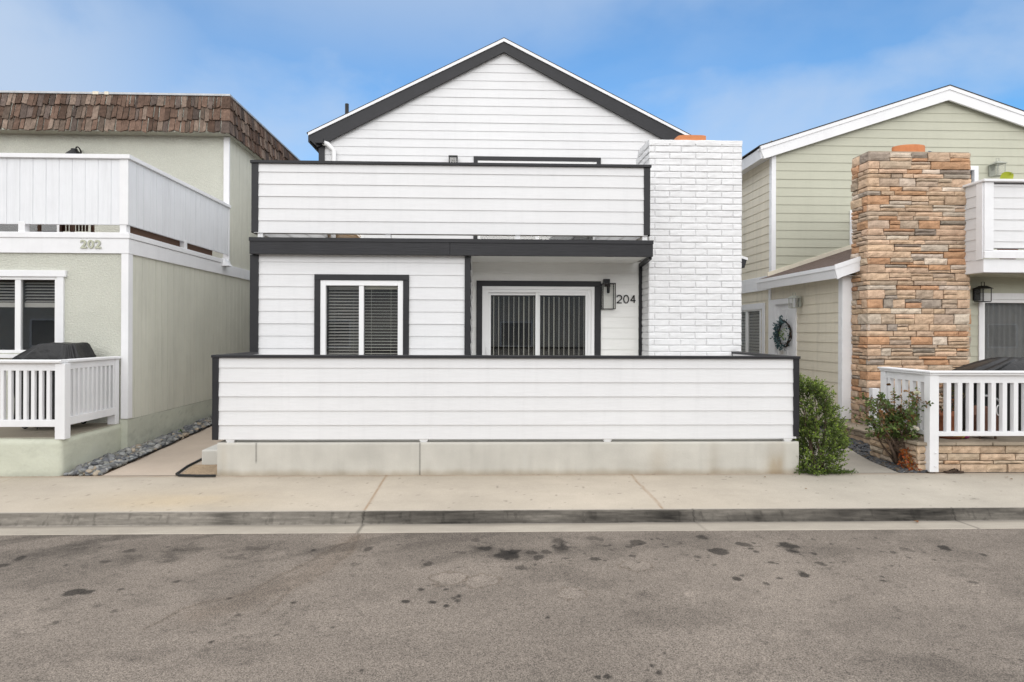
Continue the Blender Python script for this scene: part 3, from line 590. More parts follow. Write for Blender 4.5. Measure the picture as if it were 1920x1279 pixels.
# sliding door on the porch
t = MB(); o0, o1, oz = XA(893, YP), XA(1126, YP), P(1000, 527, YP)[1]
t.box(o0, dX0, YP - .034, YP + .02, .43, oz - .095); t.box(dX1, o1, YP - .034, YP + .02, .43, oz - .095); t.box(o0, o1, YP - .036, YP + .02, oz - .094, oz)
fr = MB(); picture_frame(fr, dX0, dX1, .43, oz - .095, .055, YP - .028, YP + .10); picture_frame(fr, dX0 + .055, dX1 - .055, .48, oz - .15, .05, YP - .005, YP + .09)
mx0, mx1 = XA(1004, YP), XA(1013, YP); pz1 = P(1000, 554, YP)[1]
picture_frame(fr, dX0 + .105, mx1, .53, oz - .20, .045, YP + .045, YP + .08); picture_frame(fr, mx0, dX1 - .105, .53, oz - .20, .045, YP + .012, YP + .044)
door = fr.build('sliding_door', M['vinyl'], H, bevel=.004); t.build('trim', M['bt'], door, bevel=.004)
pane(door, dX0 + .15, mx0 + .002, .57, oz - .245, YP + .06); pane(door, mx1 - .002, dX1 - .15, .57, oz - .245, YP + .026); recess(door, dX0 + .12, dX1 - .12, .5, oz - .21, YP + .10, 1.6)
h = MB(); hx, hz = XA(913, YP), P(913, 655, YP)[1]; h.box(hx - .012, hx + .012, YP - .04, YP - .006, hz - .09, hz + .04); h.build('handle', M['vinyl'], door, bevel=.004)
bl = MB(); rr = random.Random(11); x = dX0 + .20
while x < dX1 - .14:
    an = R(84 + rr.uniform(-4, 4)) if x < .62 else R(79 + rr.uniform(-3, 3)); c, s_ = math.cos(an) * .044, math.sin(an) * .044
    bl.prism([(x - c, YP + .16 - s_, .55), (x + c, YP + .16 + s_, .55), (x + c + .005, YP + .16 + s_, .55), (x - c + .005, YP + .16 - s_, .55)], (0, 0, oz - .26 - .55)); x += .088
bl.build('blind', M['slat'], door)
# gable wall, upper openings
ax, az = P(945, 74, 13.4); ex, ez = P(578, 251, 13.4); sl_ = (az - ez) / (ax - ex); exr = ax + (ax - ex)
gx_l, gx_r = XA(598, YG), 2 * ax - XA(598, YG)
zr = lambda x: az - .06 - abs(x - ax) * sl_
u0, u1, uz = XA(887, YG), XA(1125, YG), P(1000, 295, YG)[1]
l0, l1, lz1 = XA(604, YG), XA(682, YG), 4.9
gopen = [(u0 + .09, u1 - .09, 3.3, uz - .09), (l0, l1, 3.9, lz1)]
w = MB(); lap(w, (0, YG, 0), (1, 0, 0), (0, -1, 0), gx_l, gx_r, 3.2, az - .1, E1, P(900, 262, YG)[1] - 10 * E1, gopen, clip=lambda z: (ax - (az - .1 - z) / sl_, ax + (az - .1 - z) / sl_), seed=8)
w.build('gable_wall', M['wsx'], H, fix=False)
w = MB(); lap(w, (gx_l, 0, 0), (0, -1, 0), (-1, 0, 0), -22, -YG, 3.0, zr(gx_l) + .02, E1, 0, seed=9); w.build('side_wall', M['wsy'], H, fix=False); w = MB(); lap(w, (gx_r, 0, 0), (0, 1, 0), (1, 0, 0), YG, 22, 3.0, zr(gx_r) + .02, E1, 0, seed=10); w.build('side_wall', M['wsy'], H, fix=False)
w = MB(); w.box(gx_l - .012, XA(608, YG), YG - .034, YG + .02, 3.27, zr(gx_l)); w.build('corner_trim', M['btz'], H)
# roof: shingle slabs, white drip edge, black bargeboards
rf = MB()
for s_ in (-1, 1):
    xe = ax + s_ * (ax - ex) + s_ * .03; ze = az - abs(xe - ax) * sl_
    rf.prism([(ax, 13.375, az + .018), (xe, 13.375, ze + .018), (xe, 13.375, ze + .036), (ax, 13.375, az + .036)], (0, 9, 0))
roof = rf.build('roof', M['shingle'], H)
for s_ in (-1, 1):
    xe = ax + s_ * (ax - ex); ze = az - abs(xe - ax) * sl_; n_ = .052; q = .225
    w = MB(); w.prism([(ax, 13.3755, az + .017), (xe, 13.3755, ze + .017), (xe, 13.3755, ze - n_ + .01), (ax, 13.3755, az - n_)], (0, .045, 0)); w.build('drip_edge', M['wt'], roof)
    w = MB(); w.prism([(ax, 13.40, az - n_), (xe, 13.40, ze - n_ + .01), (xe + s_ * -.03, 13.40, ze - .13), (xe - s_ * .20, 13.40, ze - .285), (xe - s_ * .26, 13.40, ze - .255), (ax, 13.40, az - n_ - q)] if s_ < 0 else [(ax, 13.40, az - n_), (xe, 13.40, ze - n_ + .01), (xe - s_ * .03, 13.40, ze - .13), (xe - s_ * .2, 13.40, ze - .285), (ax, 13.40, az - n_ - q)], (0, .045, 0)); w.build('bargeboard', M['bt'], roof)
    w = MB(); w.prism([(ax, 13.448, az - .02), (xe, 13.448, ze - .02), (xe, 13.448, ze - .08), (ax, 13.448, az - .08)], (0, .06, 0)); w.box(xe - .02, xe + .02, 13.46, 22, ze - .16, ze); w.build('eave_board', M['bt'], roof)
# upper door and window seen through the gap
fr = MB(); picture_frame(fr, u0 + .09, u1 - .09, 3.28, uz - .09, .07, YG - .02, YG + .06); xm = (u0 + u1) / 2; fr.box(xm - .04, xm + .04, YG - .01, YG + .05, 3.3, uz - .15)
ud = fr.build('balcony_door', M['vinyl'], H, bevel=.004); t = MB(); t.box(u0, u0 + .09, YG - .034, YG + .02, 3.28, uz - .09); t.box(u1 - .09, u1, YG - .034, YG + .02, 3.28, uz - .09); t.box(u0, u1, YG - .036, YG + .02, uz - .089, uz); t.build('trim', M['bt'], ud)
pane(ud, u0 + .15, u1 - .15, 3.34, uz - .155, YG + .02); recess(ud, u0 + .15, u1 - .15, 3.34, uz - .155, YG + .06, .8)
fr = MB(); picture_frame(fr, l0, l1, 3.9, lz1, .07, YG - .02, YG + .06); uw = fr.build('window', M['vinyl'], H, bevel=.004); pane(uw, l0 + .07, l1 - .07, 3.97, lz1 - .07, YG + .02); recess(uw, l0 + .07, l1 - .07, 3.97, lz1 - .07, YG + .06, .5)
bl = MB(); bl.box(l0 + .08, l1 - .08, YG + .1, YG + .12, 3.97, lz1 - .08); bl.build('blind', paint('bamboo_blind', (.35, .2, .08), bump=.5, bscale=60, grain='x'), uw)
# downspout
dsx = XA(626, YG); gz = P(600, 268, 13.42)[1]
w = MB(); w.tube([(XA(604, 13.4), 13.41, gz), (XA(606, 13.4) + .08, 13.41, gz - .03), (dsx - .08, 13.42, gz - .08), (dsx, 13.43, gz - .16), (dsx, 13.43, 3.3)], .055, 10); w.build('downspout', M['vinyl'], H, smooth=True)
w = MB(); w.box(XA(590, 13.35), XA(606, 13.35), 13.30, 13.40, gz - .04, gz + .06); w.build('gutter_end', M['bt'], H, bevel=.01)
# plumbing vent
w = MB(); vx = XA(649, 14.6); w.tube([(vx, 14.6, 6.6), (vx, 14.6, P(649, 195, 14.6)[1])], .045, 12); w.build('vent_pipe', M['rubber'], roof, smooth=True)
# lower eave showing past the chimney
w = MB(); e0, e1 = XA(1380, 10.6), XA(1402, 10.6); zt_ = P(1390, 479, 10.6)[1]
w.prism([(e0, 10.6, zt_ + .03), (e1, 10.6, zt_ - .04), (e1, 10.6, zt_ - .085), (e0, 10.6, zt_ - .02)], (0, 4, 0)); ee = w.build('side_eave', M['wt'], H)
w = MB(); w.prism([(e0, 10.603, zt_ - .021), (e1 - .02, 10.603, zt_ - .084), (e1 - .06, 10.603, zt_ - .22), (e0, 10.603, zt_ - .19)], (0, 4, 0)); w.build('fascia', M['bt'], ee)
# white painted brick chimney
cx0, cx1, cyf = XA(1217, 9.9), XA(1389, 9.9), 9.9; czt = P(1300, 263, 9.9)[1]
ck = MB(); ck.box(cx0 + .004, cx1 - .004, cyf + .004, YP + .30, .05, czt - .06); ck.box(cx0 + .004, cx1 - .004, YP + .30, YP + .45, .05, czt - .06)
CH = 0.1068; rr = random.Random(5); nrow = int((czt - .3) / CH)
def brick(a0, a1, z0, z1, mode):
    rough = .0075; p = []; us = [0, .012 / (a1 - a0)] + [q_ / 6 for q_ in range(1, 6)] + [1 - .012 / (a1 - a0), 1]; us = sorted(us); vs4 = [0, .12, .5, .88, 1]; nx = len(us) - 1; nz = 4; sd_ = rr.uniform(0, 99); lift = rr.uniform(-.002, .003)
    for j in range(nz + 1):
        for i in range(nx + 1):
            u, v = us[i], vs4[j]; a = a0 + (a1 - a0) * u; z = z0 + (z1 - z0) * v
            ed = min(u * (a1 - a0), (1 - u) * (a1 - a0), v * (z1 - z0), (1 - v) * (z1 - z0)); dep = .010 + lift - (.010 if ed < 1e-6 else 0)
            dep += noise.noise(Vector((a * 11 + sd_, z * 16, sd_))) * rough; dz = noise.noise(Vector((a * 8 + sd_, j * .7, 3))) * .004
            if mode == 0: p.append((a, cyf - dep, z + dz))
            else: p.append((cx0 - dep if mode == 1 else cx1 + dep, a, z + dz))
    W_ = nx + 1; ck.raw(p, [(j * W_ + i, j * W_ + i + 1, (j + 1) * W_ + i + 1, (j + 1) * W_ + i) for j in range(nz) for i in range(nx)])
BL = (cx1 - cx0) / 3.52; jg = .0065
for r_ in range(nrow + 1):
    z1 = czt - r_ * CH; z0 = z1 - CH + jg
    if z0 < .3: break
    x = cx0 - (.0 if r_ % 2 else BL * .5) + (.2 * BL if r_ % 2 else .26 * BL) - .0; xs = [cx0 - .010]
    while x < cx1 - .06:
        if x > cx0 + .07: xs.append(x)
        x += BL
    xs.append(cx1 + .010)
    for a, b in zip(xs, xs[1:]): brick(a + (jg / 2 if a > cx0 else 0), b - (jg / 2 if b < cx1 else 0), z0, z1, 0)
    ys = [cyf - .010, cyf + (.20 if r_ % 2 else .36), YP + .28]
    for a, b in zip(ys, ys[1:]): brick(a, b - jg, z0, z1, 1); brick(a, b - jg, z0, z1, 2)
chim = ck.build('chimney', M['brick'], H, smooth=False)
w = MB(); nseg = 14
for i in range(nseg):
    x0 = cx0 - .012 + (cx1 - cx0 + .024) * i / nseg; x1 = cx0 - .012 + (cx1 - cx0 + .024) * (i + 1) / nseg
    w.prism([(x0, cyf - .012, czt - .065), (x0, YP + .29, czt - .065), (x0, YP + .26, czt + .012 + .01 * rr.random()), (x0, cyf + .04, czt + .014), (x0, cyf - .008, czt - .004 * rr.random())], (x1 - x0, 0, 0))
w.build('mortar_cap', M['brick'], chim)
fl0, fl1 = XA(1265, 10.1), XA(1319, 10.1); fzt = P(1290, 253, 9.93)[1]
w = MB(); cxm = (fl0 + fl1) / 2; hw = (fl1 - fl0) / 2
ring = [(cxm + hw * (1 if math.cos(a) > 0 else -1) * abs(math.cos(a)) ** .45, 10.1 + .17 * (1 if math.sin(a) > 0 else -1) * abs(math.sin(a)) ** .45) for a in [2 * math.pi * i / 28 for i in range(28)]]
n_ = len(ring); vs_ = [(x, y, czt - .05) for x, y in ring] + [(x, y, fzt) for x, y in ring] + [(cxm + (x - cxm) * .84, 10.1 + (y - 10.1) * .84, fzt) for x, y in ring] + [(cxm + (x - cxm) * .84, 10.1 + (y - 10.1) * .84, czt - .05) for x, y in ring]
w.raw(vs_, [(k * n_ + i, k * n_ + (i + 1) % n_, (k + 1) * n_ + (i + 1) % n_, (k + 1) * n_ + i) for k in range(3) for i in range(n_)]); w.build('chimney_flue', M['terra'], chim, fix=True)

# house number and lamps of 204
def stroke(mb, pts, wd, y0, y1, close=False):
    n = len(pts); L_ = []; R_ = []
    for i, p in enumerate(pts):
        a = pts[i - 1] if (i > 0 or close) else p; b = pts[(i + 1) % n] if (i < n - 1 or close) else p
        d = Vector((b[0] - a[0], b[1] - a[1])); d.normalize(); L_.append((p[0] - d.y * wd / 2, p[1] + d.x * wd / 2)); R_.append((p[0] + d.y * wd / 2, p[1] - d.x * wd / 2))
    m = n if close else n - 1
    for i in range(m):
        j = (i + 1) % n; mb.prism([(L_[i][0], y0, L_[i][1]), (L_[j][0], y0, L_[j][1]), (R_[j][0], y0, R_[j][1]), (R_[i][0], y0, R_[i][1])], (0, y1 - y0, 0))
def digit_strokes(ch, x, z, wd, ht):
    if ch == '0': return [([(x + wd / 2 + wd / 2 * math.cos(a), z + ht / 2 + ht / 2 * math.sin(a)) for a in [2 * math.pi * i / 32 for i in range(32)]], True)]
    if ch == '2':
        r = wd / 2; c = [(x + r + r * math.cos(a), z + ht - r + r * math.sin(a)) for a in [R(170) - R(205) * i / 16 for i in range(17)]]; return [(c + [(x + wd * .02, z)], False), ([(x, z), (x + wd, z)], False)]
    if ch == '4': return [([(x + wd * .72, z), (x + wd * .72, z + ht)], False), ([(x + wd * .72, z + ht), (x, z + ht * .3)], False), ([(x, z + ht * .3), (x + wd, z + ht * .3)], False)]
def house_number(txt, x0, x1, z0, z1, y, wd, m, label, gapf=.32):
    T = thing('house_number', ((x0 + x1) / 2, y, z0), label, 'house number'); cw = (x1 - x0) / (3 + 2 * gapf)
    for i, ch in enumerate(txt):
        mb = MB()
        for pts, cl in digit_strokes(ch, x0 + i * cw * (1 + gapf), z0 + wd / 2, cw, z1 - z0 - wd): stroke(mb, pts, wd, y - .018, y - .004, cl)
        mb.build('digit', m, T)
ny = YP - .012
house_number('204', XA(1156, ny), XA(1191, ny), P(1173, 569, ny)[1], P(1173, 553, ny)[1], ny, .017, M['bm'], 'thin black house number 204 on the white porch wall beside the box lantern', .42)
ly = YP - .14; lx0, lx1, lz0, lz1_ = XA(1129, ly), XA(1153, ly), P(1140, 580, ly)[1], P(1140, 531, ly)[1]
LM = thing('wall_lantern', ((lx0 + lx1) / 2, YP, lz0), 'tall black framed clear glass box lantern on the porch wall beside the number 204', 'wall lamp')
w = MB(); bw = .011
for x in (lx0, lx1 - bw):
    for y in (ly - .06, ly + .10): w.box(x, x + bw, y, y + bw, lz0, lz1_)
for z in (lz0, lz1_ - bw): 
    for y in (ly - .06, ly + .10): w.box(lx0 + bw, lx1 - bw, y, y + bw, z, z + bw)
    for x in (lx0, lx1 - bw): w.box(x, x + bw, ly - .06 + bw, ly + .10, z, z + bw)
w.build('frame', M['bm'], LM); w = MB(); w.box(lx0 + .002, lx1 - .002, ly - .052, ly - .05, lz0 + .01, lz1_ - .01); w.box(lx0 + .003, lx0 + .005, ly - .048, ly + .1, lz0 + .01, lz1_ - .01); w.box(lx1 - .005, lx1 - .003, ly - .048, ly + .1, lz0 + .01, lz1_ - .01); w.build('pane', M['lglass'], LM)
w = MB(); c_ = (lx0 + lx1) / 2; w.box(XA(1132, YP - .1), XA(1143, YP - .1), YP - .12, YP - .004, lz1_ + .006, P(1140, 523, ly)[1]); w.box(c_ - .05, c_ + .05, ly + .10, YP - .008, lz1_ - .05, lz1_ + .005); w.build('backplate', M['bm'], LM)
w = MB(); w.lathe((c_, ly + .03, lz1_ - .17), [(.02, 0), (.026, .02), (.026, .15), (.02, .17)], 12); w.build('lamp_holder', M['bm'], LM, smooth=True)
# small lantern on the upper wall
ux, uy = XA(849, YG), YG - .09; uzt = P(849, 296, uy)[1]
LU = thing('wall_lantern', (ux, YG, uzt - .25), 'small black lantern on the upper gable wall, just showing over the white balcony parapet', 'wall lamp')
w = MB(); 
for dx in (-.095, .075):
    for dy in (-.08, .04): w.box(ux + dx, ux + dx + .02, uy + dy, uy + dy + .02, uzt - .28, uzt)
w.box(ux - .10, ux + .10, uy - .09, uy + .06, uzt, uzt + .03); w.box(ux - .09, ux + .09, uy - .08, uy + .05, uzt - .29, uzt - .28); w.tube([(ux, uy, uzt + .01), (ux, uy, uzt + .05)], .012, 8); w.build('frame', M['bm'], LU)
w = MB(); w.box(ux - .08, ux + .08, uy - .07, uy - .068, uzt - .28, uzt); w.build('pane', M['lglass'], LU); w = MB(); w.box(ux - .05, ux + .05, uy + .062, YG - .005, uzt - .2, uzt - .02); w.build('backplate', M['bm'], LU)

# ================================================================ low white patio fence + concrete base
fyp = 8.005; px0, px1 = XA(400, fyp), XA(1497, fyp); fzt = P(948, 669, fyp)[1]; fzb = P(948, 823, fyp)[1]; fe = .1886
FN = thing('patio_fence', (0.37, fyp, .45), 'low white lap board patio fence with black cap and posts along the sidewalk', 'fence')
w = MB(); lap(w, (0, fyp, 0), (1, 0, 0), (0, -1, 0), px0 + .03, px1 - .03, fzb, fzt - .02, fe, fzb, seed=21, t=.014); lap(w, (0, fyp + .1, 0), (1, 0, 0), (0, 1, 0), px0 + .1, px1 - .1, fzb, fzt - .02, fe, fzb, seed=22)
for xx, s in ((px0 + .012, 1), (px1 - .012, -1)):
    lap(w, (xx + s * .10, 0, 0), (0, 1, 0), (s, 0, 0), fyp + .1, YF if s > 0 else 9.85, fzb, fzt - .02, fe, fzb, seed=23); lap(w, (xx, 0, 0), (0, 1, 0), (-s, 0, 0), fyp, YF if s > 0 else 10.3, fzb, fzt - .02, fe, fzb, seed=24)
w.poly([(px0, fyp, fzb), (px1, fyp, fzb), (px1, fyp + .1, fzb), (px0, fyp + .1, fzb)]); w.build('siding_panel', M['wsx'], FN, fix=False)
w = MB(); w.box(px0 - .012, px1 + .012, fyp - .04, fyp + .13, fzt - .02, fzt + .016); w.build('cap_rail', M['bt'], FN, bevel=.004)
w = MB(); w.box(px0 - .01, px0 + .125, fyp + .131, YF - .036, fzt - .018, fzt + .014); w.build('cap_rail', M['bt'], FN, bevel=.004)
w = MB(); w.box(px1 - .125, px1 + .01, fyp + .131, 10.3, fzt - .018, fzt + .014); w.build('cap_rail', M['bt'], FN, bevel=.004)
for a, b in ((px0 - .004, XA(411, fyp)), (XA(1487, fyp), px1 + .004)):
    w = MB(); w.box(a, b, fyp - .026, fyp + .105, fzb + (.03 if a > 0 else -.004), fzt - .021); w.build('corner_post', M['btz'], FN, bevel=.004)
for px in (432, 795, 1140, 1478):
    w = MB(); x = XA(px, fyp); w.box(x - .055, x + .055, fyp + .0, fyp + .09, fzb - .03, fzb - .002); w.box(x - .045, x + .045, fyp + .005, fyp + .085, fzb - .05, fzb - .03); w.build('foot_block', M['vinyl'], FN, bevel=.004)
bz1 = fzb - .04; b0, b1 = G(409, 891)[0], G(1497, 888)[0]
BW = thing('retaining_wall', (0.37, 7.985, 0), 'long bare grey concrete base wall under the white patio fence', 'concrete wall')
CRK = [(481, .016), (788, .010)]
def base_col(a, b):
    n = vnoise(a * 1.3, b * 2, 201, 5); n2 = vnoise(a * 7, b * 3, 203, 4); k = .53 * (.86 + .24 * n) * (.93 + .12 * n2); drip = vnoise(a * 14, b * .8, 205, 3)
    k *= 1 - .05 * sstep(.5, .85, drip); r, g, bl = k, k * .965, k * .87
    low = 1 - sstep(.0, .10, b + .06 * (n2 - .5)); r, g, bl = r * (1 - .22 * low), g * (1 - .28 * low), bl * (1 - .36 * low)
    for px, wd in CRK:
        x = XA(px, 7.985) + .012 * (vnoise(b * 9, a * 0, 207, 3) - .5); e = np.exp(-((a - x) / .005) ** 2) * (1 if px > 700 else sstep(.14, .2, b)) * .6; r, g, bl = r * (1 - e), g * (1 - e), bl * (1 - e)
    for px, wd, s in ((1452, .10, .5), (1465, .05, .4), (1340, .07, .25), (1235, .12, .18), (985, .03, -.06), (420, .05, .2)):
        e = np.exp(-((a - XA(px, 7.985)) / wd) ** 2) * s * (.2 + n2) * (.35 + .65 * (1 - sstep(.1, .42, b))); r, g, bl = r * (1 - .55 * e), g * (1 - .75 * e), bl * (1 - e)
    hl = sstep(.70, .78, vnoise(a * 3 + 4, b * 3, 209, 5)) * (1 - sstep(.78, .86, vnoise(a * 3 + 4, b * 3, 209, 5))) * sstep(2.2, 2.6, a) * (1 - sstep(3, 3.5, a)) * .3
    return np.stack([r * (1 - hl), g * (1 - hl), bl * (1 - hl)], -1)
sheet('front_face', list(np.arange(b0, b1 + .02, .018)), list(np.linspace(-.02, bz1, 30)), lambda a, b: (a, 7.985 + .006 * (vnoise(a * 2, b * 5, 211, 3) - .5) + .012 * sstep(bz1 - .02, bz1, b), b), base_col, M['basecon'], parent=BW)
def flat(mb, c): mb.col = c
w = MB(); w.col = (.47, .46, .42); w.box(b0 + .001, b1, 7.993, 8.17, -.05, bz1 - .002); w.box(b0, b0 + .18, 8.17, YF, -.05, bz1 - .002); w.box(b1 - .18, b1, 8.17, 10.3, -.05, bz1 - .002); w.build('core', M['basecon'], BW, colours=True)
w = MB(); w.col = (.62, .60, .55); w.box(b0 + .18, b1 - .18, 8.17, YP + .02, .1, .43); w.build('patio', M['basecon'], colours=True)['kind'] = 'structure'
# small concrete block at the west end
by0 = 8.52; kx0, kx1 = XA(378, by0), b0 - .002; kz0 = lz(by0); kz1 = P(392, 845, by0)[1]
w = MB(); w.col = (.55, .54, .50); w.box(kx0, kx1, by0, 9.1, 0, kz1 + .01)
o = w.build('concrete_block', M['basecon'], origin=(kx0, by0, 0), bevel=.022, colours=True); tag(o, 'small pale concrete step block butting the left end of the concrete base', 'concrete block')

# ================================================================ LEFT HOUSE (202)
LX = -5.39; LY = 9.30; LU_Y = 12.9
HL = thing('house', (-7.3, LY, 0), 'pale green stucco house with shake mansard roof and white balcony, number 202', 'house')
zb0, zb1 = P(120, 475, LY)[1], P(120, 447, LY)[1]; zcap = P(120, 436, LY)[1]
lw0, lw1, lwz0, lwz1 = XA(-52, LY), XA(109, LY), P(60, 662, LY)[1], P(60, 519, LY)[1]
w = MB()
for a, b, c, d in ((-12, lw0, .4, zb0 + .02), (lw1, LX, .4, zb0 + .02), (lw0, lw1, .4, lwz0), (lw0, lw1, lwz1, zb0 + .02)): w.poly([(a, LY, c), (b, LY, c), (b, LY, d), (a, LY, d)])
w.build('front_wall', M['sagest'], HL, fix=False)
udx0, udx1 = XA(-60, LU_Y), XA(112, LU_Y)
w = MB(); w.poly([(-12, LU_Y, 3.2), (udx0, LU_Y, 3.2), (udx0, LU_Y, 6.1), (-12, LU_Y, 6.1)]); w.poly([(udx1, LU_Y, 3.2), (LX, LU_Y, 3.2), (LX, LU_Y, 6.1), (udx1, LU_Y, 6.1)]); w.poly([(udx0, LU_Y, 5.2), (udx1, LU_Y, 5.2), (udx1, LU_Y, 6.1), (udx0, LU_Y, 6.1)]); w.build('upper_wall', M['sagest'], HL, fix=False)
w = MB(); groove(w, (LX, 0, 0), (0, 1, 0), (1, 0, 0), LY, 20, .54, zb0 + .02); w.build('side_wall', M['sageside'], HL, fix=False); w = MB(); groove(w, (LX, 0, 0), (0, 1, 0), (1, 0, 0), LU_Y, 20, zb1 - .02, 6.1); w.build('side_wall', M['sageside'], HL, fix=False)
def fnd_col(a, b):
    n = vnoise(a * 2, b * 3, 221, 5); n2 = vnoise(a * 9, b * 12, 223, 4); k = (.86 + .2 * n) * (.93 + .12 * n2); cr = sstep(.62, .66, n2) * (1 - sstep(.66, .72, n2)) * .18
    return np.stack([k * (1 - cr)] * 3, -1)
sheet('foundation', list(np.arange(LY - .02, 20, .06)), list(np.linspace(-.05, .54, 16)), lambda a, b: (LX + .012 + .02 * (vnoise(a * 3, b * 4, 225, 3) - .5), a, b), fnd_col, M['sagecon'], parent=HL)
w = MB(); w.col = (1, 1, 1); w.box(LX - .12, LX + .012, LY - .012, LY + .02, -.05, .545); w.build('foundation_return', M['sagecon'], HL, colours=True)
# corner trims, band, balcony
w = MB(); w.box(LX - .085, LX + .022, LY - .028, LY - .002, .56, zb0); w.box(LX + .002, LX + .022, LY - .002, LY + .09, .56, zb0); w.build('corner_trim', M['wt'], HL, bevel=.003)
w = MB(); w.box(XA(419, LU_Y), LX + .022, LU_Y - .028, LU_Y - .002, 3.3, 6.0); w.box(LX + .002, LX + .022, LU_Y - .002, LU_Y + .02, 3.3, 6.0); w.build('corner_trim', M['wt'], HL, bevel=.003)
w = MB(); w.box(-12, LX + .03, LY - .035, LY + .02, zb0, zb1); w.box(LX + .004, LX + .03, LY + .02, 19.9, zb0 - .002, zb1 - .004); w.build('band_board', M['wt'], HL, bevel=.004)
w = MB(); w.box(-12, LX + .045, LY - .05, LY + .06, zb1 + .001, zcap); w.box(LX - .05, LX + .045, LY + .06, LU_Y, zb1 + .001, zcap - .002); w.build('deck_edge', M['wt'], HL, bevel=.008)
w = MB(); w.box(-12, LX - .02, LY + .061, LU_Y, zb1 - .1, zcap - .02); w.build('balcony_deck', M['wood'], HL)
pz0, pz1 = P(120, 421, LY)[1], P(120, 298, LY)[1]; pct = P(120, 290, LY)[1]
w = MB(); groove(w, (-12, LY - .015, 0), (1, 0, 0), (0, -1, 0), 0, 12 + XA(225, LY), pz0, pz1); w.box(-12, XA(225, LY), LY - .005, LY + .03, pz0, pz1); pr = w.build('balcony_parapet', M['wt11'], HL, fix=False)
w = MB(); groove(w, (LX + .012, 0, 0), (0, 1, 0), (1, 0, 0), LY + .005, LU_Y - .03, pz0, pz1); w.box(LX - .03, LX + .002, LY + .01, LU_Y - .03, pz0, pz1); w.build('side_panel', M['wt11'], pr, fix=False)
w = MB(); w.box(XA(225, LY), LX + .014, LY - .03, LY + .003, pz0 - .0, pz1); w.build('corner_trim', M['wt'], pr, bevel=.003)
w = MB(); w.box(-12, LX + .05, LY - .06, LY + .07, pz1, pct); w.box(LX - .06, LX + .05, LY + .07, LU_Y + .02, pz1 + .001, pct - .002); w.build('cap_rail', M['wt'], pr, bevel=.006)
for (x, y) in ((XA(232, LY), LY + .03), (XA(42, LY), LY + .03), (LX - .03, PX(347, 460, LX)[0]), (XA(-150, LY), LY + .03)):
    w = MB(); w.box(x - .055, x + .045, y - .05, y + .05, zcap - .02, pz0 + .04); w.build('post', M['wt'], pr, bevel=.004)
w = MB(); w.box(LX - .10, LX - .07, LY + .12, LU_Y - .6, zcap, pz0 + .06); w.build('dark_gap_board', M['wood'], pr)  # dark board added so the gap below the side panel reads dark
# window with raised blind
fr = MB(); picture_frame(fr, lw0, lw1, lwz0, lwz1, .045, LY - .012, LY + .05); xm0, xm1 = XA(28, LY), XA(39, LY); fr.box(xm0, xm1, LY - .005, LY + .045, lwz0 + .04, lwz1 - .04)
wn = fr.build('window', M['vinyl'], HL, bevel=.004)
t = MB(); tx1 = XA(121, LY); t.box(lw1, tx1, LY - .03, LY + .01, lwz0 - .02, lwz1); t.box(lw0 - .1, XA(126, LY), LY - .042, LY + .01, lwz1, P(60, 507, LY)[1]); t.box(lw0 - .1, tx1 + .0, LY - .045, LY + .01, lwz0 - .075, lwz0 - .021); t.box(lw0 - .1, lw0, LY - .03, LY + .01, lwz0 - .02, lwz1); t.build('trim', M['wt'], wn, bevel=.003)
pane(wn, lw0 + .04, xm0 + .004, lwz0 + .04, lwz1 - .04, LY + .02); pane(wn, xm1 - .004, lw1 - .04, lwz0 + .04, lwz1 - .04, LY + .02); recess(wn, lw0 + .04, lw1 - .04, lwz0 + .04, lwz1 - .04, LY + .05, .9)
for a, b in ((lw0 + .06, xm0), (xm1, lw1 - .05)):
    bl = MB(); z = lwz1 - .09; zend = P(60, 566, LY)[1]
    while z > zend: bl.prism([(a, LY + .08, z - .008), (a, LY + .125, z + .008), (a, LY + .125, z + .011), (a, LY + .08, z - .005)], (b - a, 0, 0)); z -= .046
    bl.box(a, b, LY + .075, LY + .125, zend - .08, zend - .01); bl.build('blind', M['darkslat'], wn)
fr = MB(); picture_frame(fr, udx0, udx1, 3.2, 5.2, .06, LU_Y - .01, LU_Y + .05); dd = fr.build('balcony_door', M['vinyl'], HL); pane(dd, udx0 + .06, udx1 - .06, 3.26, 5.14, LU_Y + .02); recess(dd, udx0 + .06, udx1 - .06, 3.26, 5.14, LU_Y + .05, .5)
# dryer vent on the band
vy, vz = PX(420, 494, LX + .03); w = MB(); xv = LX + .031
w.raw([(xv, vy - .11, vz + .11), (xv, vy + .11, vz + .11), (xv, vy + .11, vz - .06), (xv, vy - .11, vz - .06), (xv + .02, vy - .05, vz + .09), (xv + .02, vy + .05, vz + .09), (xv + .14, vy + .10, vz - .055), (xv + .14, vy - .10, vz - .055)], [(0, 1, 2, 3), (4, 5, 6, 7), (0, 1, 5, 4), (1, 2, 6, 5), (3, 0, 4, 7)]); w.build('vent_hood', M['wt'], HL)
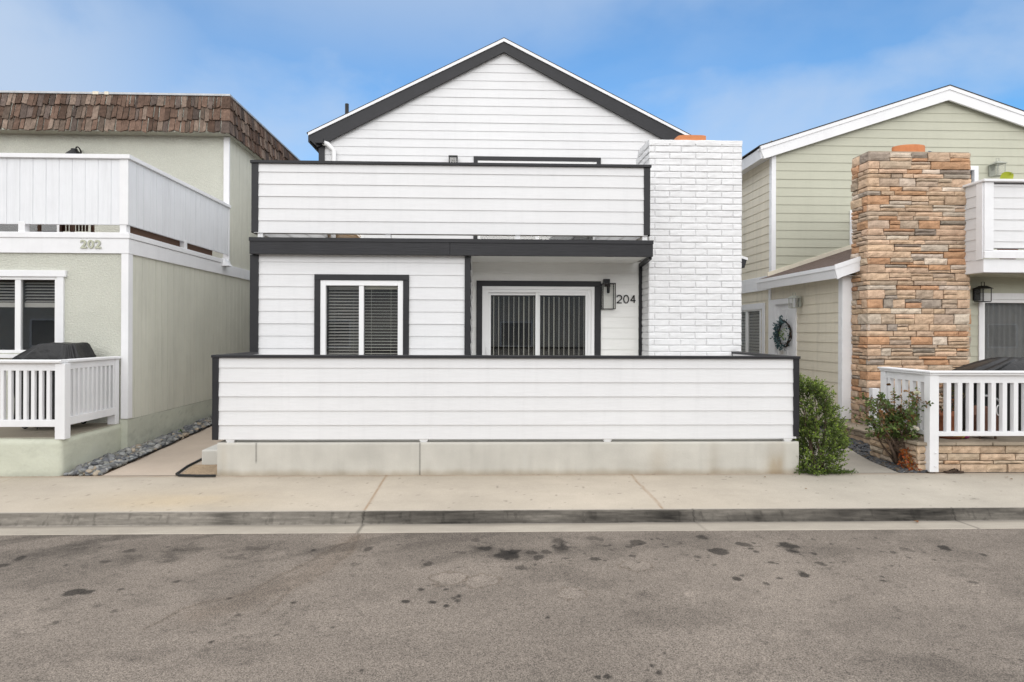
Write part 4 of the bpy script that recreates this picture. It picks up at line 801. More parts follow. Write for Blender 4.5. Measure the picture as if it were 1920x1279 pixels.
# mansard of cedar shakes
mz0, mz1 = P(300, 247, 12.62)[1], P(300, 180, 12.9)[1]
c0 = Vector((LX + .10, 12.62, mz0)); c1 = Vector((LX + .02, 12.86, mz1))
def shake_col(rr):
    v = rr.uniform(.55, 1.35); k = rr.random()
    c = (.135, .088, .066) if k < .5 else ((.19, .142, .112) if k < .82 else (.105, .080, .068)); return tuple(x * v for x in c)
mn = MB(); rr = random.Random(31)
def shakes(face, length):
    # face(a, h) -> point on the mansard plane; a metres from the corner, h 0..1 up
    nrm = Vector((0, -1, .26)).normalized() if face == 'f' else Vector((1, 0, .1)).normalized()
    for row in range(3):
        hb = row / 3 - .02; ht = min(1.0, (row + 1) / 3 + .06); a = -.02
        while a < length:
            wd = rr.choice([.07, .09, .11, .13, .16, .10, .12]); dz = rr.uniform(-.05, .05) * (1 if row else .5); h0 = hb + dz; lean = rr.uniform(-.012, .012); th = rr.uniform(.014, .03); g_ = rr.uniform(.006, .024)
            mn.col = shake_col(rr)
            def q(aa, h, off):
                b0_, t0_ = c0, c1
                base = b0_.lerp(t0_, h); p = Vector((base.x - aa, base.y, base.z)) if face == 'f' else Vector((base.x, base.y + aa, base.z)); return p + nrm * off
            tilt = rr.uniform(-.03, .03); lift = rr.uniform(0, .014)
            A0, A1 = a, a + wd - g_
            b_ = [q(A0 + lean, h0 - tilt, .02 + lift), q(A1 + lean, h0 + tilt, .02 + lift * .6), q(A1, ht, .004), q(A0, ht, .004)]; f_ = [q(A0 + lean, h0 - tilt, .02 + lift + th), q(A1 + lean, h0 + tilt, .02 + lift * .6 + th), q(A1, ht, .012), q(A0, ht, .012)]
            mn.raw(b_ + f_, [(3, 2, 1, 0), (4, 5, 6, 7), (0, 1, 5, 4), (1, 2, 6, 5), (2, 3, 7, 6), (3, 0, 4, 7)]); a += wd
shakes('f', 7); shakes('s', 8)
for k in range(3):   # corner shakes
    mn.col = shake_col(rr); h0 = k / 3 - .03; h1 = (k + 1) / 3 + .05; p0, p1 = c0.lerp(c1, h0), c0.lerp(c1, h1); mn.prism([p0 + Vector((-.13, -.055, 0)), p0 + Vector((.05, -.055, 0)), p1 + Vector((.03, -.025, 0)), p1 + Vector((-.11, -.025, 0))], (0, .02, 0))
    mn.prism([p0 + Vector((.056, -.04, 0)), p0 + Vector((.056, .13, 0)), p1 + Vector((.03, .12, 0)), p1 + Vector((.03, -.02, 0))], (-.02, 0, 0))
mans = mn.build('mansard', M['shake'], HL, colours=True)
w = MB(); w.raw([c0 + Vector((-7, 0, 0)), c0, c1, c1 + Vector((-7, 0, 0)), c0 + Vector((0, 8, 0)), c1 + Vector((0, 8, 0))], [(0, 1, 2, 3), (1, 4, 5, 2)]); w.raw([(-12, 12.63, mz0 + .003), (c0.x - .01, 12.63, mz0 + .003), (c0.x - .01, 20.6, mz0 + .003), (-12, 20.6, mz0 + .003)], [(0, 1, 2, 3)]); w.raw([(-12.4, c1.y, mz1), (c1.x, c1.y, mz1), (c1.x, 20.6, mz1), (-12.4, 20.6, mz1)], [(0, 1, 2, 3)]); w.build('soffit', M['sagest'], HL, fix=False)
w = MB(); w.box(-12.4, c1.x + .04, c1.y - .045, c1.y + .06, mz1 - .012, mz1 + .035); w.box(c1.x - .05, c1.x + .04, c1.y + .06, 20.6, mz1 - .012, mz1 + .033); w.build('roof_edge', M['steel'], mans, bevel=.006)
for a, b in ((171, 182), (193, 201)): w = MB(); w.box(XA(a, 12.8), XA(b, 12.8), c1.y - .05, c1.y + .07, mz1 - .02, mz1 + .045); w.build('roof_patch', M['cream'], mans, bevel=.004)
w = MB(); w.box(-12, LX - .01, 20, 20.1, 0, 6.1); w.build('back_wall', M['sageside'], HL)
# porch slab
def slab_col(a, b):
    n = vnoise(a * 1.5, b * 2, 231, 5); n2 = vnoise(a * 5 + b * 3, b * 7, 233, 4); k = (.92 + .14 * n) * (1 - .07 * sstep(.58, .64, n2) * (1 - sstep(.64, .72, n2))) * (1 - .15 * (1 - sstep(0, .08, b)))
    return np.stack([k, k, k * .98], -1)
SX, SY, SZ = -5.475, 7.99, .495
ab = list(np.arange(-7.5, SX - .03, .035)); 
def rc(u):  # profile of the front and the rounded corner along u
    return u
L1 = SX - .06 - (-7.5); q_ = .06 * math.pi / 2; L2 = LY - SY - .06; UT = L1 + q_ + L2
us = list(np.linspace(0, L1, 60)) + list(np.linspace(L1, L1 + q_, 7))[1:] + list(np.linspace(L1 + q_, UT, 30))[1:]
def sp(a, b):
    wv = .018 * (vnoise(a * 2.2, b * 3, 235, 3) - .5) + .02 * (1 - sstep(0, .2, b)) * np.exp(-((a - L1) / .3) ** 2) * 0; top = .025 * sstep(.42, .5, b)
    th = np.clip((a - L1) / q_, 0, 1) * math.pi / 2; inx = np.where(a <= L1, -7.5 + a, SX - .06 + .06 * np.sin(th)); iny = np.where(a <= L1, SY, SY + .06 - .06 * np.cos(th)); iny = np.where(a > L1 + q_, SY + .06 + (a - L1 - q_), iny)
    nx, ny = np.sin(th), -np.cos(th); return inx + nx * (wv - top), iny + ny * (wv - top), b
sheet('porch_slab', us, list(np.linspace(-.03, SZ, 22)), sp, slab_col, M['sagecon'], parent=HL)
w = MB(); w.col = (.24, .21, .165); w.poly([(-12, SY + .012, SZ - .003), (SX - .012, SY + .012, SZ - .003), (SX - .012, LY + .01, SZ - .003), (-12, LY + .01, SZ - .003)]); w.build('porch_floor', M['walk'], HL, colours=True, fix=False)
# number 202, barn lamp, railing
ny2 = LY - .036
nx0, nx1, nz0, nz1 = XA(151, ny2), XA(190, ny2), P(170, 466, ny2)[1], P(170, 450, ny2)[1]
T = thing('house_number', ((nx0 + nx1) / 2, ny2, nz0), 'bold sage green house number 202 on the white band under the balcony', 'house number')
for i, ch in enumerate('202'):
    tc = bpy.data.curves.new('digit', 'FONT'); tc.body = ch; tc.size = 1; tc.offset = .028; tc.extrude = .03; tc.resolution_u = 6
    to = bpy.data.objects.new('digit', tc); COL.objects.link(to); dg = bpy.context.evaluated_depsgraph_get(); me = bpy.data.meshes.new_from_object(to.evaluated_get(dg)); bpy.data.objects.remove(to); bpy.data.curves.remove(tc)
    co = np.empty(len(me.vertices) * 3, np.float32); me.vertices.foreach_get('co', co); co = co.reshape(-1, 3); lo, hi = co.min(0), co.max(0); cw = (nx1 - nx0) / 3.24
    n_ = (co - lo) / (hi - lo); out = np.stack([nx0 + i * cw * 1.12 + n_[:, 0] * cw - T.location.x, -.010 + n_[:, 2] * .009 * -1, nz0 + n_[:, 1] * (nz1 - nz0) - T.location.z], -1)
    me.vertices.foreach_set('co', out.astype(np.float32).ravel()); me.update(); me.materials.clear(); me.materials.append(M['numgreen']); o = bpy.data.objects.new('digit', me); COL.objects.link(o); o.parent = T; OFF[o.name] = tuple(T.location)
bx, bzz = XA(137, LU_Y - .3), P(137, 289, LU_Y - .3)[1] + .07
T = thing('barn_lamp', (bx, LU_Y, bzz), 'black barn style wall lamp with curved arm above the white balcony of 202', 'wall lamp')
w = MB(); w.lathe((bx, LU_Y - .28, bzz - .12), [(.16, 0), (.165, .01), (.15, .05), (.10, .10), (.065, .13), (.06, .16), (.0, .165)], 24); w.build('lamp_shade', M['bm'], T, smooth=True)
w = MB(); w.tube([(bx - .01 + .07 * math.cos(a) * .55, LU_Y - .28 + .14 - .14 * math.cos(a), bzz + .03 + .085 * math.sin(a)) for a in [math.pi * i / 12 for i in range(13)]] + [(bx, LU_Y, bzz - .1)], .014, 10); w.build('arm', M['bm'], T, smooth=True)

def railing(name, label, pts, z0, ztop, specs):
    pass
rz = P(110, 675, 8.02)[1]
RL = thing('porch_railing', (SX - .05, SY + .05, SZ), 'white painted porch railing around the covered barbecue on the green concrete porch', 'railing')
ry = SY + .055; rx = SX - .05
w = MB(); pw0, pw1 = XA(103, ry - .05), XA(120, ry - .05); w.box(pw0, pw1 + .012, ry - .05, ry + .065, SZ - .02, rz - .045); w.build('post', M['wt'], RL, bevel=.005)
w = MB(); w.box(rx - .09, rx + .03, LY - .125, LY - .032, SZ - .02, rz - .045); w.build('post', M['wt'], RL, bevel=.005)
w = MB(); w.prism([(-8, ry - .075, rz - .04), (-8, ry - .085, rz - .012), (-8, ry - .06, rz), (-8, ry + .06, rz), (-8, ry + .075, rz - .04)], (8 + rx + .05, 0, 0)); w.build('handrail', M['wt'], RL, bevel=.004)
w = MB(); w.box(rx - .085, rx + .055, ry + .06, LY - .03, rz - .039, rz - .001); w.build('handrail', M['wt'], RL, bevel=.008)
w = MB(); tz0 = P(60, 695, ry)[1]; w.box(-8, pw0, ry - .02, ry + .02, tz0, rz - .041); w.build('top_rail', M['wt'], RL, bevel=.003)
w = MB(); w.box(rx - .02, rx + .018, ry + .065, LY - .125, tz0 + .01, rz - .041); w.build('top_rail', M['wt'], RL, bevel=.003)
lz0_, lz1b = P(60, 800, ry)[1], P(60, 787, ry)[1]
w = MB(); w.box(-8, pw0, ry - .03, ry + .03, lz0_, lz1b); w.build('bottom_rail', M['wt'], RL, bevel=.004)
w = MB(); w.box(rx - .03, rx + .028, ry + .065, LY - .125, lz0_, lz1b + .02); w.build('bottom_rail', M['wt'], RL, bevel=.004)
def baluster(x, y, s, z0, z1, parent):
    mb = MB(); mb.box(x - s, x + s, y - s, y + s, z0, z1); return mb.build('baluster', M['wt'], parent, bevel=.003)
xb = XA(94, ry - .02) - .022; b_ = baluster(xb, ry, .022, lz1b, tz0, RL)
for i in range(1, 10): copy_part(b_, RL, -.0985 * i)
b_ = baluster(rx, ry + .14, .021, lz1b + .02, tz0 + .01, RL)
for i in range(1, 11): copy_part(b_, RL, 0, .0965 * i)

# covered barbecue: soft cover on a wheeled cart
def bbq_cover(mb, x0, x1, y0, y1, prof, seed, nseg=128, fold=.03):
    """prof: list of (z, sx0, sx1, sy) : left and right inset, depth scale"""
    cy = (y0 + y1) / 2; hy = (y1 - y0) / 2; vs_ = []; zmax = prof[-1][0]
    for j, (z, i0, i1, sy) in enumerate(prof):
        a0, a1 = x0 + i0, x1 - i1; cx, hx = (a0 + a1) / 2, (a1 - a0) / 2
        for k in range(nseg):
            a = 2 * math.pi * k / nseg; c, s = math.cos(a), math.sin(a); e = .32
            ux, uy_ = math.copysign(abs(c) ** e, c), math.copysign(abs(s) ** e, s)
            f = noise.noise(Vector((c * 2.6 + seed, s * 2.6, z * .9))) * fold * 1.5 + noise.noise(Vector((c * 7 + seed, s * 7, z * 2))) * fold * (.4 + .6 * (zmax - z))
            f -= abs(noise.noise(Vector((c * 5 + seed * 2, s * 5, z * 1.2)))) * fold * 1.3 - fold * .4
            zz = z + noise.noise(Vector((ux * 1.6 + seed, uy_ * 2, 3))) * .03
            vs_.append((cx + ux * (hx + f), cy + uy_ * (hy * sy + f), zz))
    n = len(prof); fs = [(j * nseg + k, j * nseg + (k + 1) % nseg, (j + 1) * nseg + (k + 1) % nseg, (j + 1) * nseg + k) for j in range(n - 1) for k in range(nseg)] + [tuple(range((n - 1) * nseg, n * nseg))]
    mb.raw(vs_, fs)
Q = thing('barbecue', (-6.1, 8.7, SZ), 'barbecue under a shiny black vinyl cover on the left porch of 202', 'barbecue')
bt_ = P(110, 643, 8.8)[1]; q0, q1 = XA(42, 8.75), XA(174, 9.0)
w = MB(); bbq_cover(w, q0, q1, 8.55, 9.12, [(.66, .02, .05, 1), (.78, .02, .05, 1), (.95, .02, .04, 1), (1.15, .01, .03, 1), (1.34, .0, .02, 1.0), (bt_ - .20, .0, -.02, 1.0), (bt_ - .17, .04, .0, .95), (bt_ - .12, .12, .02, .9), (bt_ - .03, .27, .06, .8), (bt_ - .005, .31, .08, .7), (bt_, .36, .12, .5)], 3.3); w.build('cover', M['cover'], Q, smooth=True)
for (px, py) in ((47, 804), (157, 795)):
    x, y = G(px, py, SZ); w = MB(); pts = [(x + .0, y, SZ + .045)]; 
    w.prism([(x + .042 * math.cos(a), y - .015, SZ + .042 + .042 * math.sin(a)) for a in [2 * math.pi * i / 18 for i in range(18)]], (0, .03, 0)); cs = w.build('caster', M['rubber'], Q, bevel=.005)
    w = MB(); w.prism([(x + .018 * math.cos(a), y - .02, SZ + .042 + .018 * math.sin(a)) for a in [2 * math.pi * i / 14 for i in range(14)]], (0, .04, 0)); w.box(x - .006, x + .006, y - .026, y - .021, SZ + .03, SZ + .15); w.build('hub', M['steel'], cs)
for (px, py) in ((70, 806), (128, 806)):
    x, y = G(px, py, SZ); w = MB(); w.tube([(x - .05, y + .1, SZ + .14), (x - .02, y + .03, SZ + .06), (x, y, SZ + .01)], .008, 6); w.build('strap', M['rubber'], Q)
for (x, y) in ((q0 + .1, 8.9), (q1 - .1, 8.5)):
    w = MB(); w.box(x - .02, x + .02, y - .02, y + .02, SZ, .75); w.build('leg', M['rubber'], Q)
# chair on the balcony of 202
chx, chy, chz = XA(122, 10.3), 10.3, zcap - .02
T = thing('patio_chair', (chx, chy, chz), 'brown wooden patio chair behind the gap under the white balcony parapet of 202', 'chair')
w = MB()
for i in range(9): w.box(chx - .3 + i * .055, chx - .27 + i * .055, chy + .3, chy + .32, chz + .25, chz + .85)
w.box(chx - .31, chx + .22, chy + .295, chy + .325, chz + .8, chz + .86); w.build('backrest', M['wood'], T)
w = MB(); w.box(chx - .3, chx + .3, chy - .25, chy + .28, chz + .40, chz + .44); w.build('seat', M['wood'], T)
for dx in (-.28, .25):
    w = MB(); w.box(chx + dx, chx + dx + .04, chy - .25, chy - .21, chz, chz + .4); w.build('leg', M['wood'], T); w = MB(); w.box(chx + dx, chx + dx + .04, chy + .26, chy + .30, chz, chz + .85); w.build('leg', M['wood'], T)
    w = MB(); w.tube([(chx + dx + .02, chy - .26 + .55 * i / 8, chz + .62 + .05 * math.sin(math.pi * i / 8)) for i in range(9)], .02, 6); w.build('armrest', M['wood'], T)

# ================================================================ RIGHT HOUSE
RX = 6.70; RY = 11.0; RG = 13.75; E2 = .1895
HR = thing('house', (9, RY, 0), 'sage green lap sided house with white trim and ledge stone chimney', 'house')
rax, raz = P(1780, 162, RG - .14); rex, rez = P(1425, 275, RG - .14); rsl = (raz - rez) / (rax - rex); rxr = 2 * rax - rex
rgx1 = 2 * rax - RX
uwx0, uwx1, uwz0, uwz1 = XA(1775, RG), XA(1831, RG), 3.6, P(1820, 312, RG)[1]
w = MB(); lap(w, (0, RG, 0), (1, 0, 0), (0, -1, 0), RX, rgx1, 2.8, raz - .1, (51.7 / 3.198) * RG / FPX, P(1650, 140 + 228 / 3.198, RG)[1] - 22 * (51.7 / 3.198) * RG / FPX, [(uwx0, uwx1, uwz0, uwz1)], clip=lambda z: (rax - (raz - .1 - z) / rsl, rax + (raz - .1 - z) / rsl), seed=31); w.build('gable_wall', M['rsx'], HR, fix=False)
dy0, dy1 = PX(1489, 600, RX)[0], PX(1455, 600, RX)[0]; ddz = P(1470, 0, 1)[1]; dzt = PX(1462, 571, RX)[1]
sy0, sy1 = PX(1428, 600, RX)[0], PX(1360, 600, RX)[0]; szt, szb = PX(1428, 577, RX)[1], 1.0
w = MB(); E3 = .1895
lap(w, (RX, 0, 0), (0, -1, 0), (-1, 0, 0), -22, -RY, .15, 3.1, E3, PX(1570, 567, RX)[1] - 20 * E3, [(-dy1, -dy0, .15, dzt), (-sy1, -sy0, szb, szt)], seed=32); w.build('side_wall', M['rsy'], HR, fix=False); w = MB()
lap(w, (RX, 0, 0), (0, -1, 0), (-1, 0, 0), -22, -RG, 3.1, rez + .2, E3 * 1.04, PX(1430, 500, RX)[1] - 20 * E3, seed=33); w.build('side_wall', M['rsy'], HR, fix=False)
scx0, scx1, scyf = XA(1628, 10.55), XA(1813, 10.55), 10.55; sczt = P(1720, 286, 10.55)[1]
slx0, slz1 = XA(1840, RY), P(1880, 562, RY)[1]
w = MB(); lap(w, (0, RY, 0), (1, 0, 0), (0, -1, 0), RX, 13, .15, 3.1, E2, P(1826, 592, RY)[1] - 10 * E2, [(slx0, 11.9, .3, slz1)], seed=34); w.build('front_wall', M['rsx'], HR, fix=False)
w = MB(); w.box(RX - .022, XA(1597, RY), RY - .03, RY - .002, .3, 2.98); w.box(RX - .022, RX - .002, RY - .002, RY + .10, .3, 2.98); w.build('corner_trim', M['wt'], HR, bevel=.003)
w = MB(); w.box(RX - .022, XA(1453, RG), RG - .03, RG - .002, 3.2, rez); w.box(RX - .022, RX - .002, RG - .002, RG + .09, 3.0, rez); w.build('corner_trim', M['wt'], HR, bevel=.003)
w = MB(); w.box(RX - .03, RX - .002, RG + .0, RG + .10, .15, 2.95); w.build('corner_trim', M['wt'], HR, bevel=.003)
w = MB(); w.box(RX - .05, RX - .002, RG + .101, 20, PX(1391, 551, RX)[1] , PX(1391, 527, RX)[1]); w.build('band_board', M['wt'], HR, bevel=.003)
# main roof
rf = MB()
for s_ in (-1, 1):
    xe = rax + s_ * (rax - rex) + s_ * .02; ze = raz - abs(xe - rax) * rsl
    rf.prism([(rax, RG - .165, raz + .01), (xe, RG - .165, ze + .01), (xe, RG - .165, ze + .035), (rax, RG - .165, raz + .035)], (0, 9, 0))
rroof = rf.build('roof', M['shingle'], HR)
for s_ in (-1, 1):
    xe = rax + s_ * (rax - rex); ze = raz - abs(xe - rax) * rsl
    w = MB(); w.prism([(rax, RG - .16, raz + .009), (xe, RG - .16, ze + .009), (xe + .02 * -s_, RG - .16, ze - .07), (rax, RG - .16, raz - .075)], (0, .05, 0)); w.build('drip_edge', M['wt'], rroof)
    w = MB(); w.prism([(rax, RG - .14, raz - .076), (xe - .02 * s_, RG - .14, ze - .071), (xe - .10 * s_, RG - .14, ze - .27), (xe - .22 * s_, RG - .14, ze - .235), (rax, RG - .14, raz - .31)], (0, .045, 0)); w.build('bargeboard', M['wt'], rroof)
    w = MB(); w.prism([(rax, RG - .09, raz - .03), (xe, RG - .09, ze - .03), (xe, RG - .09, ze - .075), (rax, RG - .09, raz - .075)], (0, .09, 0)); w.build('soffit', M['wt'], rroof)
    w = MB(); w.prism([(xe - .02 * s_, RG - .095, ze - .02), (xe - .05 * s_, RG - .095, ze - .26), (xe - .08 * s_, RG - .095, ze - .26), (xe - .06 * s_, RG - .095, ze - .02)], (0, 8.5, 0)); w.poly([(xe - .06 * s_, RG, ze - .2), (RX if s_ < 0 else rgx1, RG, ze - .2), (RX if s_ < 0 else rgx1, 22, ze - .2), (xe - .06 * s_, 22, ze - .2)]); w.build('eave_fascia', M['wt'], rroof)
# low entry roof
lex = 6.40; leY0, lez = PX(1565, 499, lex); ls = .335; lxt = 9.2
lzz = lambda x: lez + (x - lex) * ls
w = MB(); w.prism([(lex, leY0, lez - .01), (lxt, leY0, lzz(lxt) - .01), (lxt, leY0, lzz(lxt) + .02), (lex, leY0, lez + .02)], (0, RG - .004 - leY0, 0)); lroof = w.build('entry_roof', M['brownshingle'], HR)
w = MB(); w.prism([(lex - .012, leY0, lez + .012), (lex - .012, leY0, lez - .06), (lex + .02, leY0, lez - .06), (lex + .02, leY0, lez - .012)], (0, RG + .12 - leY0, 0)); w.prism([(lex + .002, leY0 + .02, lez - .061), (lex + .03, leY0 + .02, lez - .22), (lex + .06, leY0 + .02, lez - .22), (lex + .03, leY0 + .02, lez - .061)], (0, RG + .12 - leY0, 0)); w.build('eave_fascia', M['wt'], lroof)
w = MB(); w.prism([(lex - .01, leY0 - .025, lez + .022), (lxt, leY0 - .025, lzz(lxt) + .022), (lxt, leY0 - .025, lzz(lxt) - .06), (lex, leY0 - .025, lez - .06)], (0, .024, 0)); w.prism([(lex, leY0 - .012, lez - .061), (lxt, leY0 - .012, lzz(lxt) - .061), (lxt, leY0 - .012, lzz(lxt) - .23), (lex + .12, leY0 - .012, lez - .20), (lex + .05, leY0 - .012, lez - .24)], (0, .03, 0)); w.build('bargeboard', M['wt'], lroof)
w = MB(); w.poly([(lex + .03, leY0 + .03, lez - .16), (RX, leY0 + .03, lez - .16), (RX, RG, lez - .16), (lex + .03, RG, lez - .16)]); w.poly([(lex + .03, leY0 + .03, lez - .16), (lxt, leY0 + .03, lez - .16), (lxt, RY, lez - .16), (lex + .03, RY, lez - .16)]); w.build('soffit', M['wt'], lroof, fix=False)
w = MB(); fa, fb = P(1440, 515, RG), P(1596, 463, RG); w.prism([(fa[0] - .02, RG - .035, fa[1] + .05), (fb[0], RG - .035, fb[1] + .05), (fb[0], RG - .035, fb[1] - .06), (fa[0] - .02, RG - .035, fa[1] - .06)], (0, .034, 0)); w.build('wall_flashing', M['cream'], lroof, bevel=.003)
w = MB(); x = XA(1594, RG); w.box(x - .025, x + .03, RG - .03, RG - .002, 3.95, 4.75); w.build('trim_strip', M['wt'], HR)
# stone chimney
mb = MB(); rows = ledge_rows(.18, sczt, 77)
ends = stones(mb, (0, scyf, 0), (1, 0, 0), (0, -1, 0), scx0 - .035, scx1 + .02, rows, ledge, 78)
fc = [e if i % 3 else ledge(random.Random(i)) for i, e in enumerate(ends)]
stones(mb, (scx0, 0, 0), (0, 1, 0), (-1, 0, 0), scyf - .030, RY + .0, rows, ledge, 79, wmin=.12, wmax=.32, firstcol=fc)
stones(mb, (scx1, 0, 0), (0, 1, 0), (1, 0, 0), scyf - .030, RY + .0, rows, ledge, 80, wmin=.10, wmax=.32)
stc = mb.build('stone_chimney', M['stone'], HR, colours=True)
w = MB(); w.box(scx0 + .002, scx1 - .002, scyf + .002, RY - .01, .1, sczt - .03); w.build('joint_core', M['mortar'], stc)
w = MB(); w.box(scx0 - .02, scx1 + .02, scyf - .02, RY + .0, sczt - .028, sczt + .012); w.build('mortar_cap', M['basecon'] if False else M['flag'], stc, bevel=.01)
w = MB(); f0, f1 = XA(1675, 10.75), XA(1733, 10.75); w.lathe(((f0 + f1) / 2, 10.78, sczt), [((f1 - f0) / 2, 0), ((f1 - f0) / 2, P(1700, 275, 10.75)[1] - sczt), ((f1 - f0) / 2 * .85, P(1700, 275, 10.75)[1] - sczt), ((f1 - f0) / 2 * .85, 0)], 28, 1, .6); w.build('chimney_flue', M['terra'], stc, smooth=False)
w = MB(); x = XA(1741, 10.7); w.lathe((x, 10.7, sczt), [(.05, 0), (.055, .02), (.03, .05), (.04, .06), (.01, .075)], 14); w.build('chimney_finial', paint('blue_grey_cap', (.12, .15, .22), bump=.3), stc)
# side window
fr = MB(); sw = RX - .022
def side_frame(mb, y0, y1, z0, z1, wd, xa, xb):
    mb.box(xa, xb, y0, y0 + wd, z0, z1); mb.box(xa, xb, y1 - wd, y1, z0, z1); mb.box(xa, xb, y0 + wd, y1 - wd, z1 - wd, z1); mb.box(xa, xb, y0 + wd, y1 - wd, z0, z0 + wd)
side_frame(fr, sy0 + .01, sy1, szb, szt, .07, RX - .015, RX + .06); ym = PX(1400, 600, RX)[0]; fr.box(RX - .01, RX + .05, ym - .05, ym + .05, szb + .07, szt - .07)
wn = fr.build('window', M['vinyl'], HR, bevel=.004); t = MB(); side_frame(t, PX(1436, 600, RX)[0], sy1 + .15, szb - .15, PX(1432, 568, RX)[1], .14, RX - .035, RX - .013); t.build('trim', M['wt'], wn, bevel=.003)
w = MB(); w.box(RX + .02, RX + .026, sy0 + .08, sy1 - .07, szb + .07, szt - .07); w.build('pane', M['glass'], wn)
w = MB(); z = szt - .1
while z > szb + .08: w.prism([(RX + .06, sy0 + .08, z - .03), (RX + .09, sy0 + .08, z + .03), (RX + .094, sy0 + .08, z + .03), (RX + .064, sy0 + .08, z - .03)], (0, sy1 - sy0 - .16, 0)); z -= .075
w.build('blind', M['darkslat'], wn)
w = MB(); w.box(RX + .12, RX + .14, sy0 - .1, sy1 + .1, szb - .1, szt + .1); w.build('recess', M['dark'], wn)
# entry door in the side wall
t = MB(); yA, yB = PX(1495, 600, RX)[0], PX(1449, 600, RX)[0]; ztt = PX(1462, 561, RX)[1]
t.box(RX - .03, RX + .05, yA, dy0, .15, dzt); t.box(RX - .03, RX + .05, dy1, RG - .003, .15, dzt); t.box(RX - .032, RX + .05, yA, RG - .003, dzt + .001, ztt)
d = MB(); d.box(RX + .035, RX + .075, dy0, dy1, .2, dzt)
dr = d.build('entry_door', M['wt'], HR); t.build('door_frame', M['wt'], dr, bevel=.003)
dw = (dy1 - dy0); 
for i in (0, 1):
    for (z0, z1) in ((.35, .95), (1.05, 1.70), (1.80, dzt - .12)):
        y0 = dy0 + dw * (.13 + .42 * i); w = MB(); side_frame(w, y0, y0 + dw * .32, z0, z1, .02, RX + .027, RX + .036); w.build('panel_moulding', M['wt'], dr, bevel=.002)
w = MB(); w.sphere((RX - .0, dy0 + .09, 1.15), .03, .03, .03, None, 12, 8); w.build('door_knob', M['steel'], dr, smooth=True)
# patio sliding door
fr = MB(); picture_frame(fr, slx0, 11.9, .35, slz1, .06, RY - .01, RY + .08); sd_ = fr.build('sliding_door', M['vinyl'], HR, bevel=.004)
t = MB(); t.box(XA(1833, RY), slx0, RY - .035, RY + .01, .35, slz1); t.box(XA(1833, RY), 12.0, RY - .037, RY + .01, slz1 + .001, P(1880, 550, RY)[1]); t.build('trim', M['wt'], sd_, bevel=.003)
pane(sd_, slx0 + .05, 11.85, .4, slz1 - .05, RY + .03); recess(sd_, slx0 + .05, 11.85, .4, slz1 - .05, RY + .08, .6)
w = MB(); n_ = 160; pr_ = [(slx0 + .04 + (11.8 - slx0) * i / n_, RY + .14 + .018 * math.sin(i * .9) + .01 * math.sin(i * .37)) for i in range(n_ + 1)]
w.raw([(x, y, .4) for x, y in pr_] + [(x, y, slz1 - .06) for x, y in pr_], [(i, i + 1, n_ + 2 + i, n_ + 1 + i) for i in range(n_)]); w.build('curtain', M['curtain'], sd_, smooth=True, fix=False)
# balcony on the right
byf = 10.12; rbx = XA(1846, byf); rbz0, rbz1, rbzt = P(1880, 511, byf)[1], P(1880, 486, byf)[1], P(1880, 341, byf)[1]
sbx = rbx - .02
w = MB(); w.box(sbx, 14, byf, RG - .3, rbz0, rbz1); bal = w.build('balcony', M['wt'], HR, bevel=.006)
w = MB(); lap(w, (sbx, 0, 0), (0, -1, 0), (-1, 0, 0), -RY - 2, -byf - .0, rbz1 - .0, rbzt - .02, .19, rbz1 - .02, seed=41); w.build('side_panel', M['wsy'], bal, fix=False)
pnz0 = P(1880, 465, byf)[1]
w = MB(); lap(w, (0, byf + .02, 0), (1, 0, 0), (0, -1, 0), rbx + .05, 14, pnz0, rbzt - .04, .19, rbzt - .08 - 7 * .19, seed=42); w.poly([(rbx, byf + .1, pnz0), (14, byf + .1, pnz0), (14, byf + .1, rbzt), (rbx, byf + .1, rbzt)]); w.build('front_panel', M['wsx'], bal, fix=False)
w = MB(); w.box(rbx - .03, XA(1860, byf), byf - .03, byf + .08, P(1850, 470, byf)[1], rbzt - .01); w.build('corner_post', M['wt'], bal, bevel=.004)
w = MB(); w.box(rbx - .07, 14, byf - .07, byf + .14, rbzt - .01, rbzt + .035); w.box(sbx - .05, sbx + .12, byf + .14, RG, rbzt - .008, rbzt + .033); w.build('cap_rail', M['wt'], bal, bevel=.008)
w = MB(); w.box(rbx - .04, 14, byf - .045, byf + .0, P(1880, 485, byf)[1], P(1880, 472, byf)[1]); w.box(rbx - .03, 14, byf - .02, byf + .1, P(1880, 472, byf)[1] + .001, P(1880, 469, byf)[1]); w.build('ledge', M['wt'], bal, bevel=.006)
w = MB(); w.box(sbx + .02, 14, byf + .1, RY + .0, rbz0 - .012, rbz0 - .002); w.build('soffit', M['rsx'], bal)
w = MB(); w.box(sbx - .03, sbx - .012, byf - .002, byf + .13, rbz1 + .0, rbzt - .01); w.build('corner_post', M['wt'], bal)
# upper window
fr = MB(); picture_frame(fr, uwx0, uwx1, uwz0, uwz1, .10, RG - .05, RG + .06); wn = fr.build('window', M['wt'], HR, bevel=.01); pane(wn, uwx0 + .09, uwx1 - .09, uwz0 + .09, uwz1 - .09, RG + .02); recess(wn, uwx0 + .09, uwx1 - .09, uwz0 + .09, uwz1 - .09, RG + .06, .5)
w = MB(); w.box(RX + .02, 14, 22, 22.1, 0, 6); w.box(rgx1 - .02, rgx1, RG, 22, 0, rez); w.build('back_wall', M['rsy'], HR)

